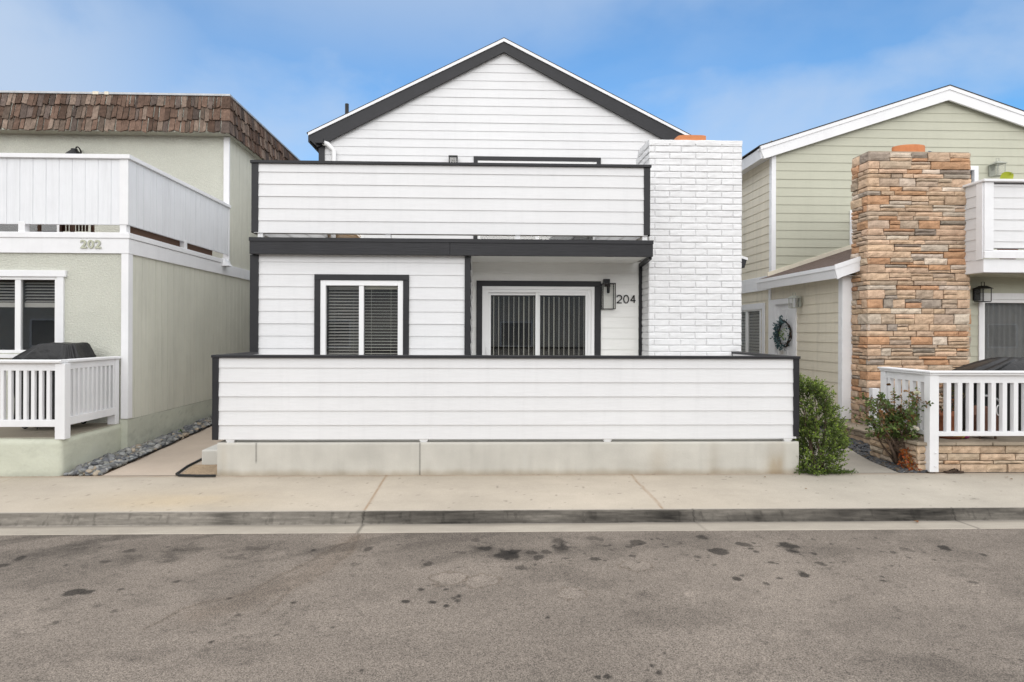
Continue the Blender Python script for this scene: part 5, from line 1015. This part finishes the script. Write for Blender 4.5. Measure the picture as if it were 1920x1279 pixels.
# ---- lamps of the right house
def carriage(x, y, z, s, m, label, toward, plate_only=False):
    """square lantern hung on an arm; toward = unit vector away from wall"""
    T = thing('wall_lantern', (x, y, z), label, 'wall lamp'); tx, ty = toward; cx, cy = x + tx * .13 * s, y + ty * .13 * s
    w = MB(); hw, ht = .075 * s, .20 * s
    for sx in (-1, 1):
        for sy in (-1, 1): w.prism([(cx + sx * hw - .005, cy + sy * hw - .005, z), (cx + sx * hw + .005, cy + sy * hw - .005, z), (cx + sx * hw + .005, cy + sy * hw + .005, z), (cx + sx * hw - .005, cy + sy * hw + .005, z)], (0, 0, ht))
    w.box(cx - hw, cx + hw, cy - hw, cy + hw, z - .012 * s, z); w.build('frame', m, T)
    w = MB(); w.raw([(cx - hw * 1.35, cy - hw * 1.35, z + ht), (cx + hw * 1.35, cy - hw * 1.35, z + ht), (cx + hw * 1.35, cy + hw * 1.35, z + ht), (cx - hw * 1.35, cy + hw * 1.35, z + ht), (cx - hw * .5, cy - hw * .5, z + ht + .05 * s), (cx + hw * .5, cy - hw * .5, z + ht + .05 * s), (cx + hw * .5, cy + hw * .5, z + ht + .05 * s), (cx - hw * .5, cy + hw * .5, z + ht + .05 * s)], [(3, 2, 1, 0), (4, 5, 6, 7), (0, 1, 5, 4), (1, 2, 6, 5), (2, 3, 7, 6), (3, 0, 4, 7)]); w.build('hood', m, T)
    w = MB(); w.tube([(cx - hw * .35, cy, z + ht + .04 * s), (cx - hw * .35, cy, z + ht + .11 * s), (cx + hw * .35, cy, z + ht + .11 * s), (cx + hw * .35, cy, z + ht + .04 * s)], .007, 6); w.build('hanger', m, T)
    w = MB(); w.box(cx - hw + .003, cx + hw - .003, cy - hw + .003, cy + hw - .003, z + .002, z + ht - .002); w.build('pane', M['lglass'], T)
    w = MB(); px_, py_ = x + tx * .015, y + ty * .015; 
    if abs(tx) > .5: w.box(x + tx * .004, x + tx * .03, y - .055 * s, y + .055 * s, z + .02, z + .22 * s)
    else: w.box(x - .055 * s, x + .055 * s, y + ty * .004, y + ty * .03, z + .02, z + .22 * s)
    w.build('backplate', m, T); w = MB(); w.tube([(x + tx * .02, y + ty * .02, z + .12 * s), (cx - tx * hw * .9, cy - ty * hw * .9, z + .14 * s)], .01, 6); w.build('arm', m, T); return T
yl, zl = PX(1503, 577, RX); carriage(RX - .03, yl, zl, 1.0, M['lampgreen'], 'weathered grey green coach lantern beside the white entry door with the wreath', (-1, 0))
carriage(XA(1829, RY), RY - .012, P(1829, 566, RY)[1], 1.15, M['bm'], 'black coach lantern under the right balcony beside the stone chimney', (0, -1))
carriage(XA(1857, RG), RG - .012, P(1857, 333, RG)[1], 1.3, M['lampgreen'], 'pale weathered coach lantern on the green gable wall over the right balcony', (0, -1))

# ---- stone patio base, railing
pY = 8.06; pXl = 5.975; pzt = P(1830, 829, pY - .03)[1]
ST = thing('stone_patio_wall', (8, pY, 0), 'low ledge stone patio base with flagstone cap in front of the right house', 'stone wall')
mb = MB(); prow = [(0.0, .115), (.115, .165), (.165, .26), (.26, pzt - .045)]
def pal2(rr):
    c = ledge(rr); g_ = (c[0] + c[1] + c[2]) / 3; return (c[0] * .6 + .47 * .4, c[1] * .6 + .375 * .4, c[2] * .6 + .265 * .4)
x_p = XA(1757, pY); stones(mb, (0, pY, 0), (1, 0, 0), (0, -1, 0), pXl - .03, 11, prow, pal2, 91, wmin=.2, wmax=.5, proud=.035)
stones(mb, (pXl, 0, 0), (0, 1, 0), (-1, 0, 0), pY - .02, 9.05, [(0.0, .10), (.10, .19), (.19, .28), (.28, pzt - .045)], pal2, 92, wmin=.2, wmax=.5, proud=.035)
mb.build('stone_face', M['stone'], ST, colours=True)
w = MB(); w.box(pXl + .002, 11, pY + .002, 9.03, -.1, pzt - .04); w.box(6.88, 11, 9.03, 10.95, -.1, pzt - .06); w.build('joint_core', M['mortar'], ST)
mb = MB(); stones(mb, (6.52, 0, 0), (0, 1, 0), (-1, 0, 0), 9.0, 10.96, [(0.0, .115), (.115, .205)], pal2, 93, wmin=.2, wmax=.5, proud=.03); mb.build('stone_face', M['stone'], ST, colours=True)
w = MB(); w.box(6.522, 6.88, 9.06, 10.96, -.1, .20); w.build('joint_core', M['mortar'], ST)
w = MB(); yy = 9.06
while yy < 10.9: y2 = min(yy + .62, 10.97); w.box(6.46, 6.9, yy, y2 - .006, .203, .243); yy = y2
w.build('flagstone_cap', M['flag'], ST, bevel=.008)
w = MB(); rr = random.Random(4); x = pXl - .06
while x < 11:
    x2 = min(x + rr.uniform(.45, .85), 11); w.box(x, x2 - .006, pY - .06 - rr.uniform(0, .012), pY + .42, pzt - .043, pzt + rr.uniform(-.003, .003)); x = x2
y = pY + .426
while y < 9.0: y2 = min(y + rr.uniform(.4, .6), 9.07); w.box(pXl - .06 - rr.uniform(0, .012), pXl + .40, y, y2 - .006, pzt - .043, pzt + rr.uniform(-.003, .003)); y = y2
w.box(pXl + .405, 11, pY + .426, 9.07, pzt - .05, pzt - .006); w.box(6.9, 11, 9.07, 10.97, pzt - .055, pzt - .01); w.build('flagstone_cap', M['flag'], ST, bevel=.008)
RR_ = thing('patio_railing', (6.15, 8.0, 0), 'white painted patio railing with thick posts on the stone base of the right house', 'railing')
ryr = 8.0; qx0, qx1 = XA(1735, ryr), XA(1756, ryr); ryt = P(1830, 697, ryr - .05)[1]
xl = qx0 + .035
w = MB(); w.box(qx0 + .03, qx1, ryr - .05, ryr + .06, P(1745, 884, ryr)[1], ryt - .05); w.build('post', M['wt'], RR_, bevel=.005)
zlo = P(1830, 817, ryr)[1]; zhi = P(1830, 809, ryr)[1]; ztr = P(1830, 718, ryr)[1]
w = MB(); w.box(qx0 + .02, 11, ryr - .065, ryr + .085, ryt - .05, ryt - .022); w.box(qx0 + .005, 11, ryr - .085, ryr + .10, ryt - .021, ryt + .006); w.build('handrail', M['wt'], RR_, bevel=.007)
ybk = 8.98
w = MB(); w.box(qx0 + .02, qx0 + .17, ryr + .086, ybk, ryt - .05, ryt - .022); w.box(qx0 + .005, qx0 + .185, ryr + .101, ybk + .02, ryt - .021, ryt + .005); w.build('handrail', M['wt'], RR_, bevel=.007)
w = MB(); w.box(qx1, 11, ryr - .02, ryr + .03, ztr - .0, ryt - .051); w.build('top_rail', M['wt'], RR_, bevel=.003)
w = MB(); w.box(qx0 + .06, qx0 + .12, ryr + .06, ybk - .10, ztr, ryt - .051); w.build('top_rail', M['wt'], RR_, bevel=.003)
w = MB(); w.box(qx1, 11, ryr - .035, ryr + .04, zlo, zhi); w.build('bottom_rail', M['wt'], RR_, bevel=.004)
w = MB(); w.box(qx0 + .05, qx0 + .125, ryr + .06, ybk - .10, zlo, zhi); w.build('bottom_rail', M['wt'], RR_, bevel=.004)
w = MB(); w.box(qx0 + .04, qx0 + .15, ybk - .11, ybk, .02, ryt - .05); w.build('post', M['wt'], RR_, bevel=.005)
x1_ = XA(1640, 10.1); w = MB(); w.box(x1_ - .065, x1_ + .055, 10.05, 10.15, .20, P(1640, 728, 10.1)[1]); w.build('post', M['wt'], RR_, bevel=.005)
sp_ = 22.0 * (ryr) / FPX; xb = XA(1777, ryr) ; b_ = baluster(xb, ryr + .005, .031, zhi, ztr, RR_)
for i in range(1, 22): copy_part(b_, RR_, sp_ * i)
b_ = baluster(qx0 + .09, ryr + .20, .029, zhi, ztr, RR_)
for i in range(1, 5): copy_part(b_, RR_, 0, .155 * i)
w = MB(); 
for z in (P(1748, 873, ryr)[1], P(1748, 848, ryr)[1]): w.lathe(((qx0 + qx1) / 2 + .03, ryr - .055, z), [(.012, -.006), (.014, 0), (.012, .006)], 10, 1, .6)
w.build('bolt', M['wt'], RR_, smooth=True)

# ---- covered grill, basket, pot, toy ball on the right patio
Q = thing('barbecue', (7.9, 8.85, pzt), 'large barbecue under a matt black cover behind the right patio railing', 'barbecue')
q0 = XA(1808, 8.8); tz = P(1890, 671, 8.8)[1]
w = MB(); bbq_cover(w, q0, q0 + 1.7, 8.48, 9.15, [(pzt + .04, .03, .03, 1), (pzt + .2, .02, .02, 1.0), (pzt + .5, .0, .01, 1), (pzt + .8, -.02, .0, 1), (tz - .22, -.02, 0, 1), (tz - .17, .06, .05, .95), (tz - .08, .32, .25, .8), (tz - .02, .52, .4, .6), (tz, .62, .5, .35)], 8.1, fold=.035); cv = w.build('cover', M['cover'], Q, smooth=True)
w = MB(); w.tube([(q0 - .02, 8.46, 1.0), (q0 + .1, 8.44, 1.0), (q0 + .22, 8.43, .93)], .016, 6); w.build('strap', M['steel'], cv)
for dx in (.1, 1.55):
    w = MB(); w.box(q0 + dx, q0 + dx + .05, 8.55, 8.6, pzt, pzt + .2); w.build('leg', M['rubber'], Q)
kx0, kx1 = XA(1829, 8.33), XA(1863, 8.33); kz1 = P(1845, 778, 8.33)[1]
T = thing('wicker_basket', (kx0 + .1, 8.35, pzt), 'brown wicker basket with a pitched lid and white clip handle behind the railing', 'basket')
w = MB(); w.box(kx0, kx1, 8.25, 8.44, pzt + .05, kz1)
for i in range(12): z = pzt + .06 + (kz1 - pzt - .08) * i / 12; w.box(kx0 - .006, kx1 + .006, 8.244, 8.446, z, z + .012)
w.build('body', M['wicker'], T); w = MB(); w.prism([(kx0 - .015, 8.235, kz1), (kx1 + .015, 8.235, kz1), ((kx0 + kx1) / 2 + .04, 8.235, kz1 + .12), ((kx0 + kx1) / 2 - .04, 8.235, kz1 + .12)], (0, .22, 0)); w.build('lid', M['wicker'], T)
w = MB(); c_ = kx1 - .02; w.tube([(c_ + .03 * math.cos(a), 8.22, kz1 + .08 + .07 * math.sin(a)) for a in [2 * math.pi * i / 16 for i in range(15)]], .008, 6); w.build('handle', M['vinyl'], T)
w = MB()
for x in (kx0 + .01, kx1 - .03): w.box(x, x + .02, 8.26, 8.28, pzt, pzt + .05)
w.build('leg', M['wood'], T)
pt = XA(1773, 8.45); T = thing('potted_plant', (pt, 8.45, pzt), 'terracotta pot of sparse rose canes on a saucer behind the corner railing post', 'potted plant')
pzz = P(1773, 772, 8.45)[1]; w = MB(); w.lathe((pt, 8.45, pzt + .02), [(.11, 0), (.13, .1), (.165, pzz - pzt - .08), (.185, pzz - pzt - .075), (.19, pzz - pzt - .02), (.165, pzz - pzt - .02), (.15, pzz - pzt - .07)], 28); w.build('pot', M['potterra'], T, smooth=True)
w = MB(); w.lathe((pt, 8.42, pzt), [(.17, 0), (.205, .04), (.195, .04), (.16, .012)], 28); w.build('saucer', M['potterra'], T, smooth=True)

# ---------------------------------------------------------------- leaves
def leaf(mb, p, d, up, ln, wd, col):
    d = d.normalized(); s = d.cross(up); s = s.normalized() if s.length > 1e-4 else d.orthogonal().normalized(); n = s.cross(d)
    mb.col = col; m = p + d * ln * .5 + n * ln * .06
    mb.raw([p, m + s * wd * .5 + n * wd * .18, p + d * ln, m - s * wd * .5 + n * wd * .18, m], [(0, 4, 1), (1, 4, 2), (2, 4, 3), (3, 4, 0)])
def rdir(rr): 
    v = Vector((rr.gauss(0, 1), rr.gauss(0, 1), rr.gauss(0, 1))); return v.normalized()
def green(rr, lo, hi, dark=1):
    t_ = rr.random(); v = rr.uniform(.7, 1.3) * dark; return tuple((a + (b - a) * t_) * v for a, b in zip(lo, hi))
wtmp = MB(); wst = MB(); rr = random.Random(15)
for _ in range(9):
    p = Vector((pt + rr.uniform(-.08, .08), 8.45 + rr.uniform(-.08, .08), pzz - .08)); pts = [p]; d = Vector((rr.uniform(-.3, .3), rr.uniform(-.3, .3), 1))
    for k in range(6): d = (d + rdir(rr) * .25).normalized(); p = p + d * .07; pts.append(p)
    wst.tube(pts, [.006] * 3 + [.004] * 4, 5)
    for q in pts[2:]:
        for _k in range(5): leaf(wtmp, q + rdir(rr) * .03, rdir(rr) + Vector((0, 0, -.2)), rdir(rr), rr.uniform(.03, .05), rr.uniform(.018, .03), green(rr, (.035, .05, .015), (.10, .11, .03)) if rr.random() < .7 else (.22, .08, .025))
wtmp.build('foliage', M['leaf'], T, colours=True, fix=False); wst.build('stem', M['bark'], T, smooth=True)
bx_ = XA(1803, 8.3); T = thing('toy_ball', (bx_, 8.3, pzt), 'small yellow and pink toy ball on the flagstone under the right railing', 'ball')
w = MB(); w.sphere((bx_ - .03, 8.3, pzt + .05), .085, .055, .05, None, 18, 12); w.build('yellow_half', M['yellow'], T, smooth=True); w = MB(); w.sphere((bx_ + .065, 8.3, pzt + .048), .05, .05, .047, None, 18, 12); w.build('pink_half', M['pink'], T, smooth=True)
# leafy pot plant on the right balcony
lx, lY = XA(1889, 10.6), 10.6; T = thing('potted_plant', (lx, lY, rbz1), 'yellow green broad leaf of a pot plant rising above the right balcony cap', 'potted plant')
w = MB(); w.lathe((lx, lY, rbz1), [(.10, 0), (.15, .25), (.16, .3), (.14, .3)], 20); w.build('pot', M['potterra'], T, smooth=True)
w = MB(); ztop = P(1893, 323, lY)[1]; zbas = P(1880, 338, lY)[1]
w.tube([(lx, lY, rbz1 + .25), (lx - .05, lY, rbz1 + .8), (lx - .10, lY, zbas - .05)], .01, 6); w.build('stem', M['bark'], T)
w = MB(); n_ = 10; w.col = (.38, .42, .03); vs_ = []
for i in range(n_ + 1):
    u = i / n_; hw = .115 * math.sin(math.pi * min(1, u * .95 + .04)) ** .8; c = Vector((lx - .17 + u * .24, lY, zbas - .07 + u * .24 - .05 * u * u)); vs_ += [c + Vector((-hw * .65, -.03, hw * .75)), c + Vector((0, .02, 0)), c + Vector((hw * .65, -.03, -hw * .75))]
w.raw(vs_, [(3 * i + k, 3 * i + k + 1, 3 * i + 4 + k, 3 * i + 3 + k) for i in range(n_) for k in (0, 1)]); w.build('leaf', M['leaf'], T, colours=True, smooth=True, fix=False)

# ---------------------------------------------------------------- wreath on the entry door
wy_, wz_ = PX(1472, 626, RX + .0); T = thing('door_wreath', (RX - .03, wy_, wz_), 'dark twig wreath with blue green leaves hanging on the white entry door', 'wreath')
w = MB(); rr = random.Random(8); wr = .27
for k in range(7):
    ph = rr.uniform(0, 6.3); w.tube([(RX - .02 + .02 * math.sin(3 * a + ph), wy_ + (wr + .025 * math.cos(4 * a + ph)) * math.cos(a), wz_ + (wr + .025 * math.cos(4 * a + ph)) * math.sin(a)) for a in [2 * math.pi * i / 40 for i in range(41)]], .011, 6)
w.build('twig_ring', paint('dark_twigs', (.035, .022, .015), rough=.8, bump=.5), T, smooth=True)
w = MB()
for _ in range(260):
    a = rr.gauss(R(30), R(75)); a = R(0) + rr.gauss(0, R(70)); r_ = wr + rr.gauss(0, .05); p = Vector((RX - .05 + rr.uniform(-.04, .02), wy_ + r_ * math.cos(a), wz_ + r_ * math.sin(a)))
    leaf(w, p, Vector((-.4, math.cos(a), math.sin(a))) + rdir(rr) * .9, rdir(rr), rr.uniform(.05, .09), rr.uniform(.025, .045), green(rr, (.03, .07, .075), (.10, .17, .18)))
for _ in range(26):
    p = Vector((RX - .07, wy_ + rr.gauss(-.02, .05), wz_ + rr.gauss(-.02, .06))); leaf(w, p, rdir(rr), rdir(rr), .06, .03, (.14, .24, .05))
for _ in range(14): p = Vector((RX - .05, wy_ + rr.uniform(-.05, .15), wz_ - wr - rr.uniform(0, .12))); leaf(w, p, Vector((0, .1, -1)), Vector((1, 0, 0)), .10, .02, (.45, .42, .38))
w.build('leaf_spray', M['leaf'], T, colours=True, fix=False)

# ---------------------------------------------------------------- evergreen shrub by the fence
rr = random.Random(22); sx_, sy_ = XA(1538, 8.12), 8.12
T = thing('shrub', (sx_, sy_, 0), 'bushy bright green shrub growing against the right end of the white patio fence', 'shrub')
lv = MB(); st = MB(); HT = P(1515, 712, sy_)[1]
def env(z):
    u = z / HT; l = np.interp(u, [0, .1, .3, .6, .85, 1], [XA(1480, sy_), XA(1488, sy_), XA(1497, sy_), XA(1496, sy_), XA(1494, sy_), XA(1502, sy_)]); r_ = np.interp(u, [0, .08, .2, .35, .5, .7, .85, 1], [XA(1572, sy_), XA(1568, sy_), XA(1576, sy_), XA(1584, sy_), XA(1570, sy_), XA(1553, sy_), XA(1534, sy_), XA(1518, sy_)]); return l, r_
for k in range(7):
    a = 2 * math.pi * k / 7; p = Vector((sx_ + .04 * math.cos(a), sy_ + .04 * math.sin(a), 0)); tgt = Vector((sx_ - .12 + .20 * math.cos(a), sy_ + .15 * math.sin(a), HT * rr.uniform(.6, .9))); pts = [p.lerp(tgt, i / 6) + rdir(rr) * .02 * (i > 0) for i in range(7)]; st.tube(pts, [.016 - .0018 * i for i in range(7)], 6)
NT = 1400
for k in range(NT):
    z = HT * (rr.random() ** 1.15) * .96; l, r_ = env(z); cx = (l + r_) / 2; hw = (r_ - l) / 2; a = rr.uniform(0, 2 * math.pi); q = rr.uniform(.2, .95) ** .55
    if noise.noise(Vector((math.cos(a) * 1.5, math.sin(a) * 1.5, z * 4.5))) < (-.20 if z > .45 * HT else -.40) and q > .45: continue
    p = Vector((cx + hw * q * math.cos(a), sy_ + .27 * (1 - .45 * z / HT) * q * math.sin(a), z)); d = Vector((math.cos(a) * .55 + .15, math.sin(a) * .55, rr.uniform(.1, 1.0))).normalized(); ln = rr.uniform(.08, .18) * (1.0 if rr.random() > .08 else 1.7); n_ = int(ln / .0085); shade = rr.uniform(.65, 1.25); pts = []
    for i in range(n_):
        d = (d + rdir(rr) * .10 + Vector((0, 0, .012))).normalized(); p = p + d * .0085; 
        if i % 4 == 0: pts.append(p.copy())
        tip = i / n_; lo, hi = ((.062, .105, .018), (.145, .215, .040)); c_ = green(rr, lo, hi, shade * (.75 + .65 * tip))
        if tip > .75: c_ = (c_[0] * 1.35 + .01, c_[1] * 1.25 + .01, c_[2])
        leaf(lv, p, d * .5 + rdir(rr), rdir(rr), rr.uniform(.020, .032), rr.uniform(.013, .019), c_)
    if len(pts) > 1: st.tube(pts, .0016, 3)
for k in range(60):    # low runners spreading at the foot
    a = rr.uniform(R(180), R(360)); p = Vector((sx_ + rr.uniform(-.35, .3), sy_ - .12, .015)); d = Vector((math.cos(a), math.sin(a) * .35, .05))
    for i in range(rr.randint(10, 22)): d = (d + rdir(rr) * .1).normalized(); p = p + d * .01; p.z = max(.012, min(p.z, .07)); leaf(lv, p, d * .4 + rdir(rr) + Vector((0, 0, .5)), rdir(rr), .024, .014, green(rr, (.06, .10, .02), (.14, .20, .04)))
lv.build('foliage', M['leaf'], T, colours=True, fix=False); st.build('branch', M['bark'], T, smooth=True)

# ---------------------------------------------------------------- rose bush
rr = random.Random(33); rx_, ry_ = XA(1690, 8.42), 8.42
T = thing('rose_bush', (rx_, ry_, 0), 'thorny rose bush with white blooms and brown hips beside the white railing post', 'rose bush')
st = MB(); lv = MB(); fl = MB(); tips = []
for k in range(15):
    p = Vector((rx_ + rr.uniform(-.07, .09), ry_ + rr.uniform(-.06, .06), .0)); d = Vector((rr.uniform(-.62, .40), rr.uniform(-.3, .2), 1)).normalized(); pts = [p.copy()]; n_ = rr.randint(7, 10)
    for i in range(n_): d = (d + rdir(rr) * .22 + Vector((0, 0, .08))).normalized(); p = p + d * .105; pts.append(p.copy())
    r0 = rr.uniform(.012, .024); st.tube(pts, [r0 * (1 - .75 * i / n_) for i in range(n_ + 1)], 6)
    for i in range(3, n_ + 1):
        for b in range(4):
            d2 = (rdir(rr) + Vector((0, 0, .5))).normalized(); q = pts[i].copy(); bp_ = [q.copy()]
            for j in range(rr.randint(2, 4)):
                d2 = (d2 + rdir(rr) * .3).normalized(); q = q + d2 * .05; bp_.append(q.copy())
                if rr.random() < .72 and .42 < q.z < 1.15:
                    ax_ = rdir(rr); c0_ = green(rr, (.055, .10, .022), (.16, .22, .05)) if rr.random() < .80 else green(rr, (.16, .085, .035), (.25, .14, .05))
                    for s in range(5): leaf(lv, q + rdir(rr) * .02, (d2 * .3 + rdir(rr)), rdir(rr), rr.uniform(.032, .055), rr.uniform(.022, .034), c0_)
            st.tube(bp_, .003, 4); tips.append(q.copy())
st.build('stem', M['bark'], T, smooth=True); lv.build('foliage', M['leaf'], T, colours=True, fix=False)
def bloom(c, r_, col, name):
    f = MB(); 
    for k in range(34):
        dd = rdir(rr); dd.z = abs(dd.z) * .8 - .1; dd.y -= .4; f_c = tuple(x * rr.uniform(.9, 1.08) for x in col); leaf(f, c + dd * r_ * .12, dd, rdir(rr), r_ * rr.uniform(.8, 1.05), r_ * .75, f_c)
    f.build(name, M['petal'], T, colours=True, fix=False)
for (px, py, r_, col) in ((1719, 738, .045, (.75, .72, .58)), (1714, 804, .058, (.80, .79, .70)), (1698, 734, .03, (.50, .32, .14)), (1686, 764, .038, (.11, .055, .025)), (1652, 772, .03, (.42, .22, .09)), (1666, 722, .03, (.15, .08, .03)), (1704, 790, .022, (.35, .17, .07))):
    x, z = P(px, py, 8.1); bloom(Vector((x, 8.1, z)), r_, col, 'bloom')
# dried orange plant at its foot
ox, oy = XA(1703, 8.14), 8.14; T = thing('dried_plant', (ox, oy, 0), 'withered orange plant drooping over the slate chips by the railing post', 'plant')
w = MB(); st = MB()
for k in range(9):
    p = Vector((ox + rr.uniform(-.03, .03), oy + .1, .30)); pts = [p.copy()]; d = Vector((rr.uniform(-.3, .5), -.3, -.5))
    for i in range(7):
        d = (d + rdir(rr) * .25 + Vector((.05, 0, -.1))).normalized(); p = p + d * .05; p.z = max(p.z, .02); pts.append(p.copy())
        for j in range(6): leaf(w, p, rdir(rr) + Vector((0, 0, -.3)), rdir(rr), rr.uniform(.03, .05), rr.uniform(.015, .03), tuple(x * rr.uniform(.6, 1.2) for x in (.40, .115, .022)))
    st.tube(pts, .004, 5)
w.build('foliage', M['leaf'], T, colours=True, fix=False); st.build('stem', M['bark'], T)

# ---------------------------------------------------------------- pebbles, chips, edging, weeds, leaves, sandal
def pebbles(name, xs, ys, n, size, cols, zf, seed, flat=.6, lumps=2):
    rr = random.Random(seed); w = MB()
    for i in range(n):
        y = ys[0] + (ys[1] - ys[0]) * rr.random() ** 1.25; x0, x1 = xs(y); x = rr.uniform(x0, x1); s = rr.uniform(*size) * (1 if rr.random() < .85 else 1.4)
        mid = 1 - abs((x - (x0 + x1) / 2) / ((x1 - x0) / 2 + 1e-6)); zz = zf(x, y) + rr.random() * lumps * s * .5 * (.3 + mid)
        kk = rr.uniform(.75, 1.25); w.col = tuple(c * kk for c in rr.choice(cols)); rot = Matrix.Rotation(rr.uniform(0, 6.3), 3, 'Z') @ Matrix.Rotation(rr.gauss(0, .35), 3, 'X') @ Matrix.Rotation(rr.gauss(0, .35), 3, 'Y')
        w.sphere((x, y, zz + s * flat * .5), s * rr.uniform(.9, 1.5), s, s * flat, rot, 9, 6)
    o = w.build(name, M['pebble'], smooth=True, colours=True, fix=False); o['kind'] = 'stuff'; return o
grey = [(.16, .165, .17), (.22, .225, .22), (.10, .105, .115), (.27, .265, .25), (.19, .19, .17), (.13, .13, .13), (.30, .25, .19)]
pebbles('river_pebbles', lambda y: (-5.44 if y < 9.3 else -5.36, float(lpe(y)) - .03 - .0 * y), (8.02, 14), 2300, (.020, .040), grey, lambda x, y: lz(y) + .02 * (y > 8.1), 55)
pebbles('slate_chips', lambda y: (float(rpe(y)) + .02, (5.93 if y > 8.12 else 6.05) if y < 9.05 else 6.50), (8.02, 11.5), 2600, (.012, .026), [(.06, .063, .07), (.085, .088, .095), (.045, .047, .052), (.12, .12, .12), (.10, .075, .05)], lambda x, y: (y - Y_WB) * RSL, 56, .45, 1)
w = MB(); pts = []
for i in range(24):
    y = 8.6 + i * .2; pts.append((float(lpe(y)) - .0 + .015 * math.sin(i * 1.3), y, lz(y) + .03 + .008 * math.sin(i)))
o = MB(); w.tube(pts, .011, 8); o = w.build('garden_edging', M['rubber'], origin=(-4.95, 8.6, 0), smooth=True); tag(o, 'black plastic edging strip between the grey pebbles and the left path', 'edging')
tri = [G(384, 860, .035), G(352, 876, .02), G(331, 889, .02), G(336, 892, .015), G(370, 893, .015), G(404, 893, .015)]
w = MB(); w.tube([(x, y, max(.0, lz(y)) + .022) for x, y in tri], .016, 8); o = w.build('garden_edging', M['rubber'], origin=(tri[2][0], tri[2][1], 0), smooth=True); tag(o, 'black plastic edging strip bent round the bare soil at the left end of the base', 'edging')
w = MB(); w.raw([(tri[2][0] + .03, tri[2][1] + .02, .008), (-3.46, 8.0, .008), (-3.46, 8.52, .028), (tri[0][0] + .02, 8.52, .029), (tri[0][0] + .02, tri[0][1] - .1, .04)], [(0, 1, 2, 3)]); w.build('soil_patch', M['tansoil'], fix=False)['kind'] = 'structure'
def weed(px, py, s, label, z=0):
    x, y = G(px, py, z); w = MB(); rr_ = random.Random(px)
    for k in range(60): dd = rdir(rr_); dd.z = abs(dd.z) + .2; leaf(w, Vector((x, y, z)) + rdir(rr_) * s * .35 + Vector((0, 0, s * .35)), dd, rdir(rr_), s * .5, s * .22, green(rr_, (.06, .12, .02), (.13, .22, .04)))
    o = w.build('weed', M['leaf'], origin=(x, y, z), colours=True, fix=False); tag(o, label, 'weed')
weed(341, 815, .09, 'tuft of green weed at the edge of the left path by the pebbles', lz(11)); weed(566, 888, .045, 'tiny green weed at the foot of the concrete base wall')
def dead_leaf(px, py, z, s, label, grp='dead leaves on the pavement'):
    x, y = G(px, py, z); rr_ = random.Random(px * 7); w = MB(); w.col = (.16, .08, .035); a = rr_.uniform(0, 6.3)
    for k in (-1, 0, 1): leaf(w, Vector((x, y, z + .008)), Vector((math.cos(a + k * .9), math.sin(a + k * .9), .25)), Vector((0, 0, 1)), s, s * .5, tuple(c * rr_.uniform(.7, 1.3) for c in (.17, .085, .035)))
    o = w.build('dead_leaf', M['leaf'], origin=(x, y, z), colours=True, fix=False); tag(o, label, 'leaf', grp)
zs = lambda y: Z_KT + (y - Y_KB) / (Y_WB - Y_KB) * -Z_KT
dead_leaf(1721, 981, Z_GUT + .004, .045, 'brown curled leaf lying in the gutter')
dead_leaf(1886, 896, zs(7.8), .035, 'brown leaf on the sidewalk before the stone patio base, nearer the base')
dead_leaf(1898, 900, zs(7.7), .03, 'small brown leaf on the sidewalk before the stone base, nearer the kerb')
dead_leaf(1436, 896, zs(7.9), .03, 'small brown leaf on the sidewalk left of the shrub')
dead_leaf(1511, 918, zs(7.3), .025, 'small brown leaf in the middle of the sidewalk below the shrub')
dead_leaf(1668, 872, .03, .035, 'tan leaf on the dark slate chips under the rose bush')
x, y = G(1789, 887, 0); T = thing('sandal', (x, y, 0), 'dark brown flip flop sandal lying against the stone patio base', 'sandal')
w = MB(); ol = [(-.13, -.03), (-.10, -.045), (-.02, -.035), (.06, -.045), (.12, -.03), (.135, 0), (.12, .03), (.06, .045), (-.02, .035), (-.10, .045), (-.13, .03)]
w.prism([(x + a, y + b * .9, .004) for a, b in ol], (0, 0, .02)); w.build('sole', M['leather'], T, bevel=.004); w = MB()
for s in (-1, 1): w.tube([(x + .07, y, .024), (x + .02, y + s * .022, .055), (x - .04, y + s * .04, .022)], .008, 6)
w.build('strap', M['leather'], T, smooth=True)

# ================================================================ the building across the street, seen only in the window reflections
M['oppglass'] = paint('dim_far_pane', (.26, .25, .24), rough=.5, bump=0)
OH = thing('apartment_building', (0, -14, 0), 'long tan building across the street, seen only as a dim reflection in the window panes', 'building')
w = MB(); w.box(-36, 36, -22, -14, -.2, 4.5); w.build('wall', paint('tan_stucco', (.62, .58, .52), rough=.9, bump=.3), OH)
w = MB(); w.prism([(-36.5, -22.5, 4.51), (-36.5, -13.6, 4.51), (-36.5, -18, 5.8)], (73, 0, 0)); w.build('roof', M['brownshingle'], OH)
for i in range(14):
    x = -34 + i * 5; z0 = 1.0 if i % 3 else .1
    w = MB(); picture_frame(w, x, x + 1.9, z0, 2.5, .09, -14, -13.94); o = w.build('window', M['wt'], OH); w = MB(); w.box(x + .09, x + 1.81, -13.999, -13.98, z0 + .09, 2.41); w.build('pane', M['oppglass'], o)
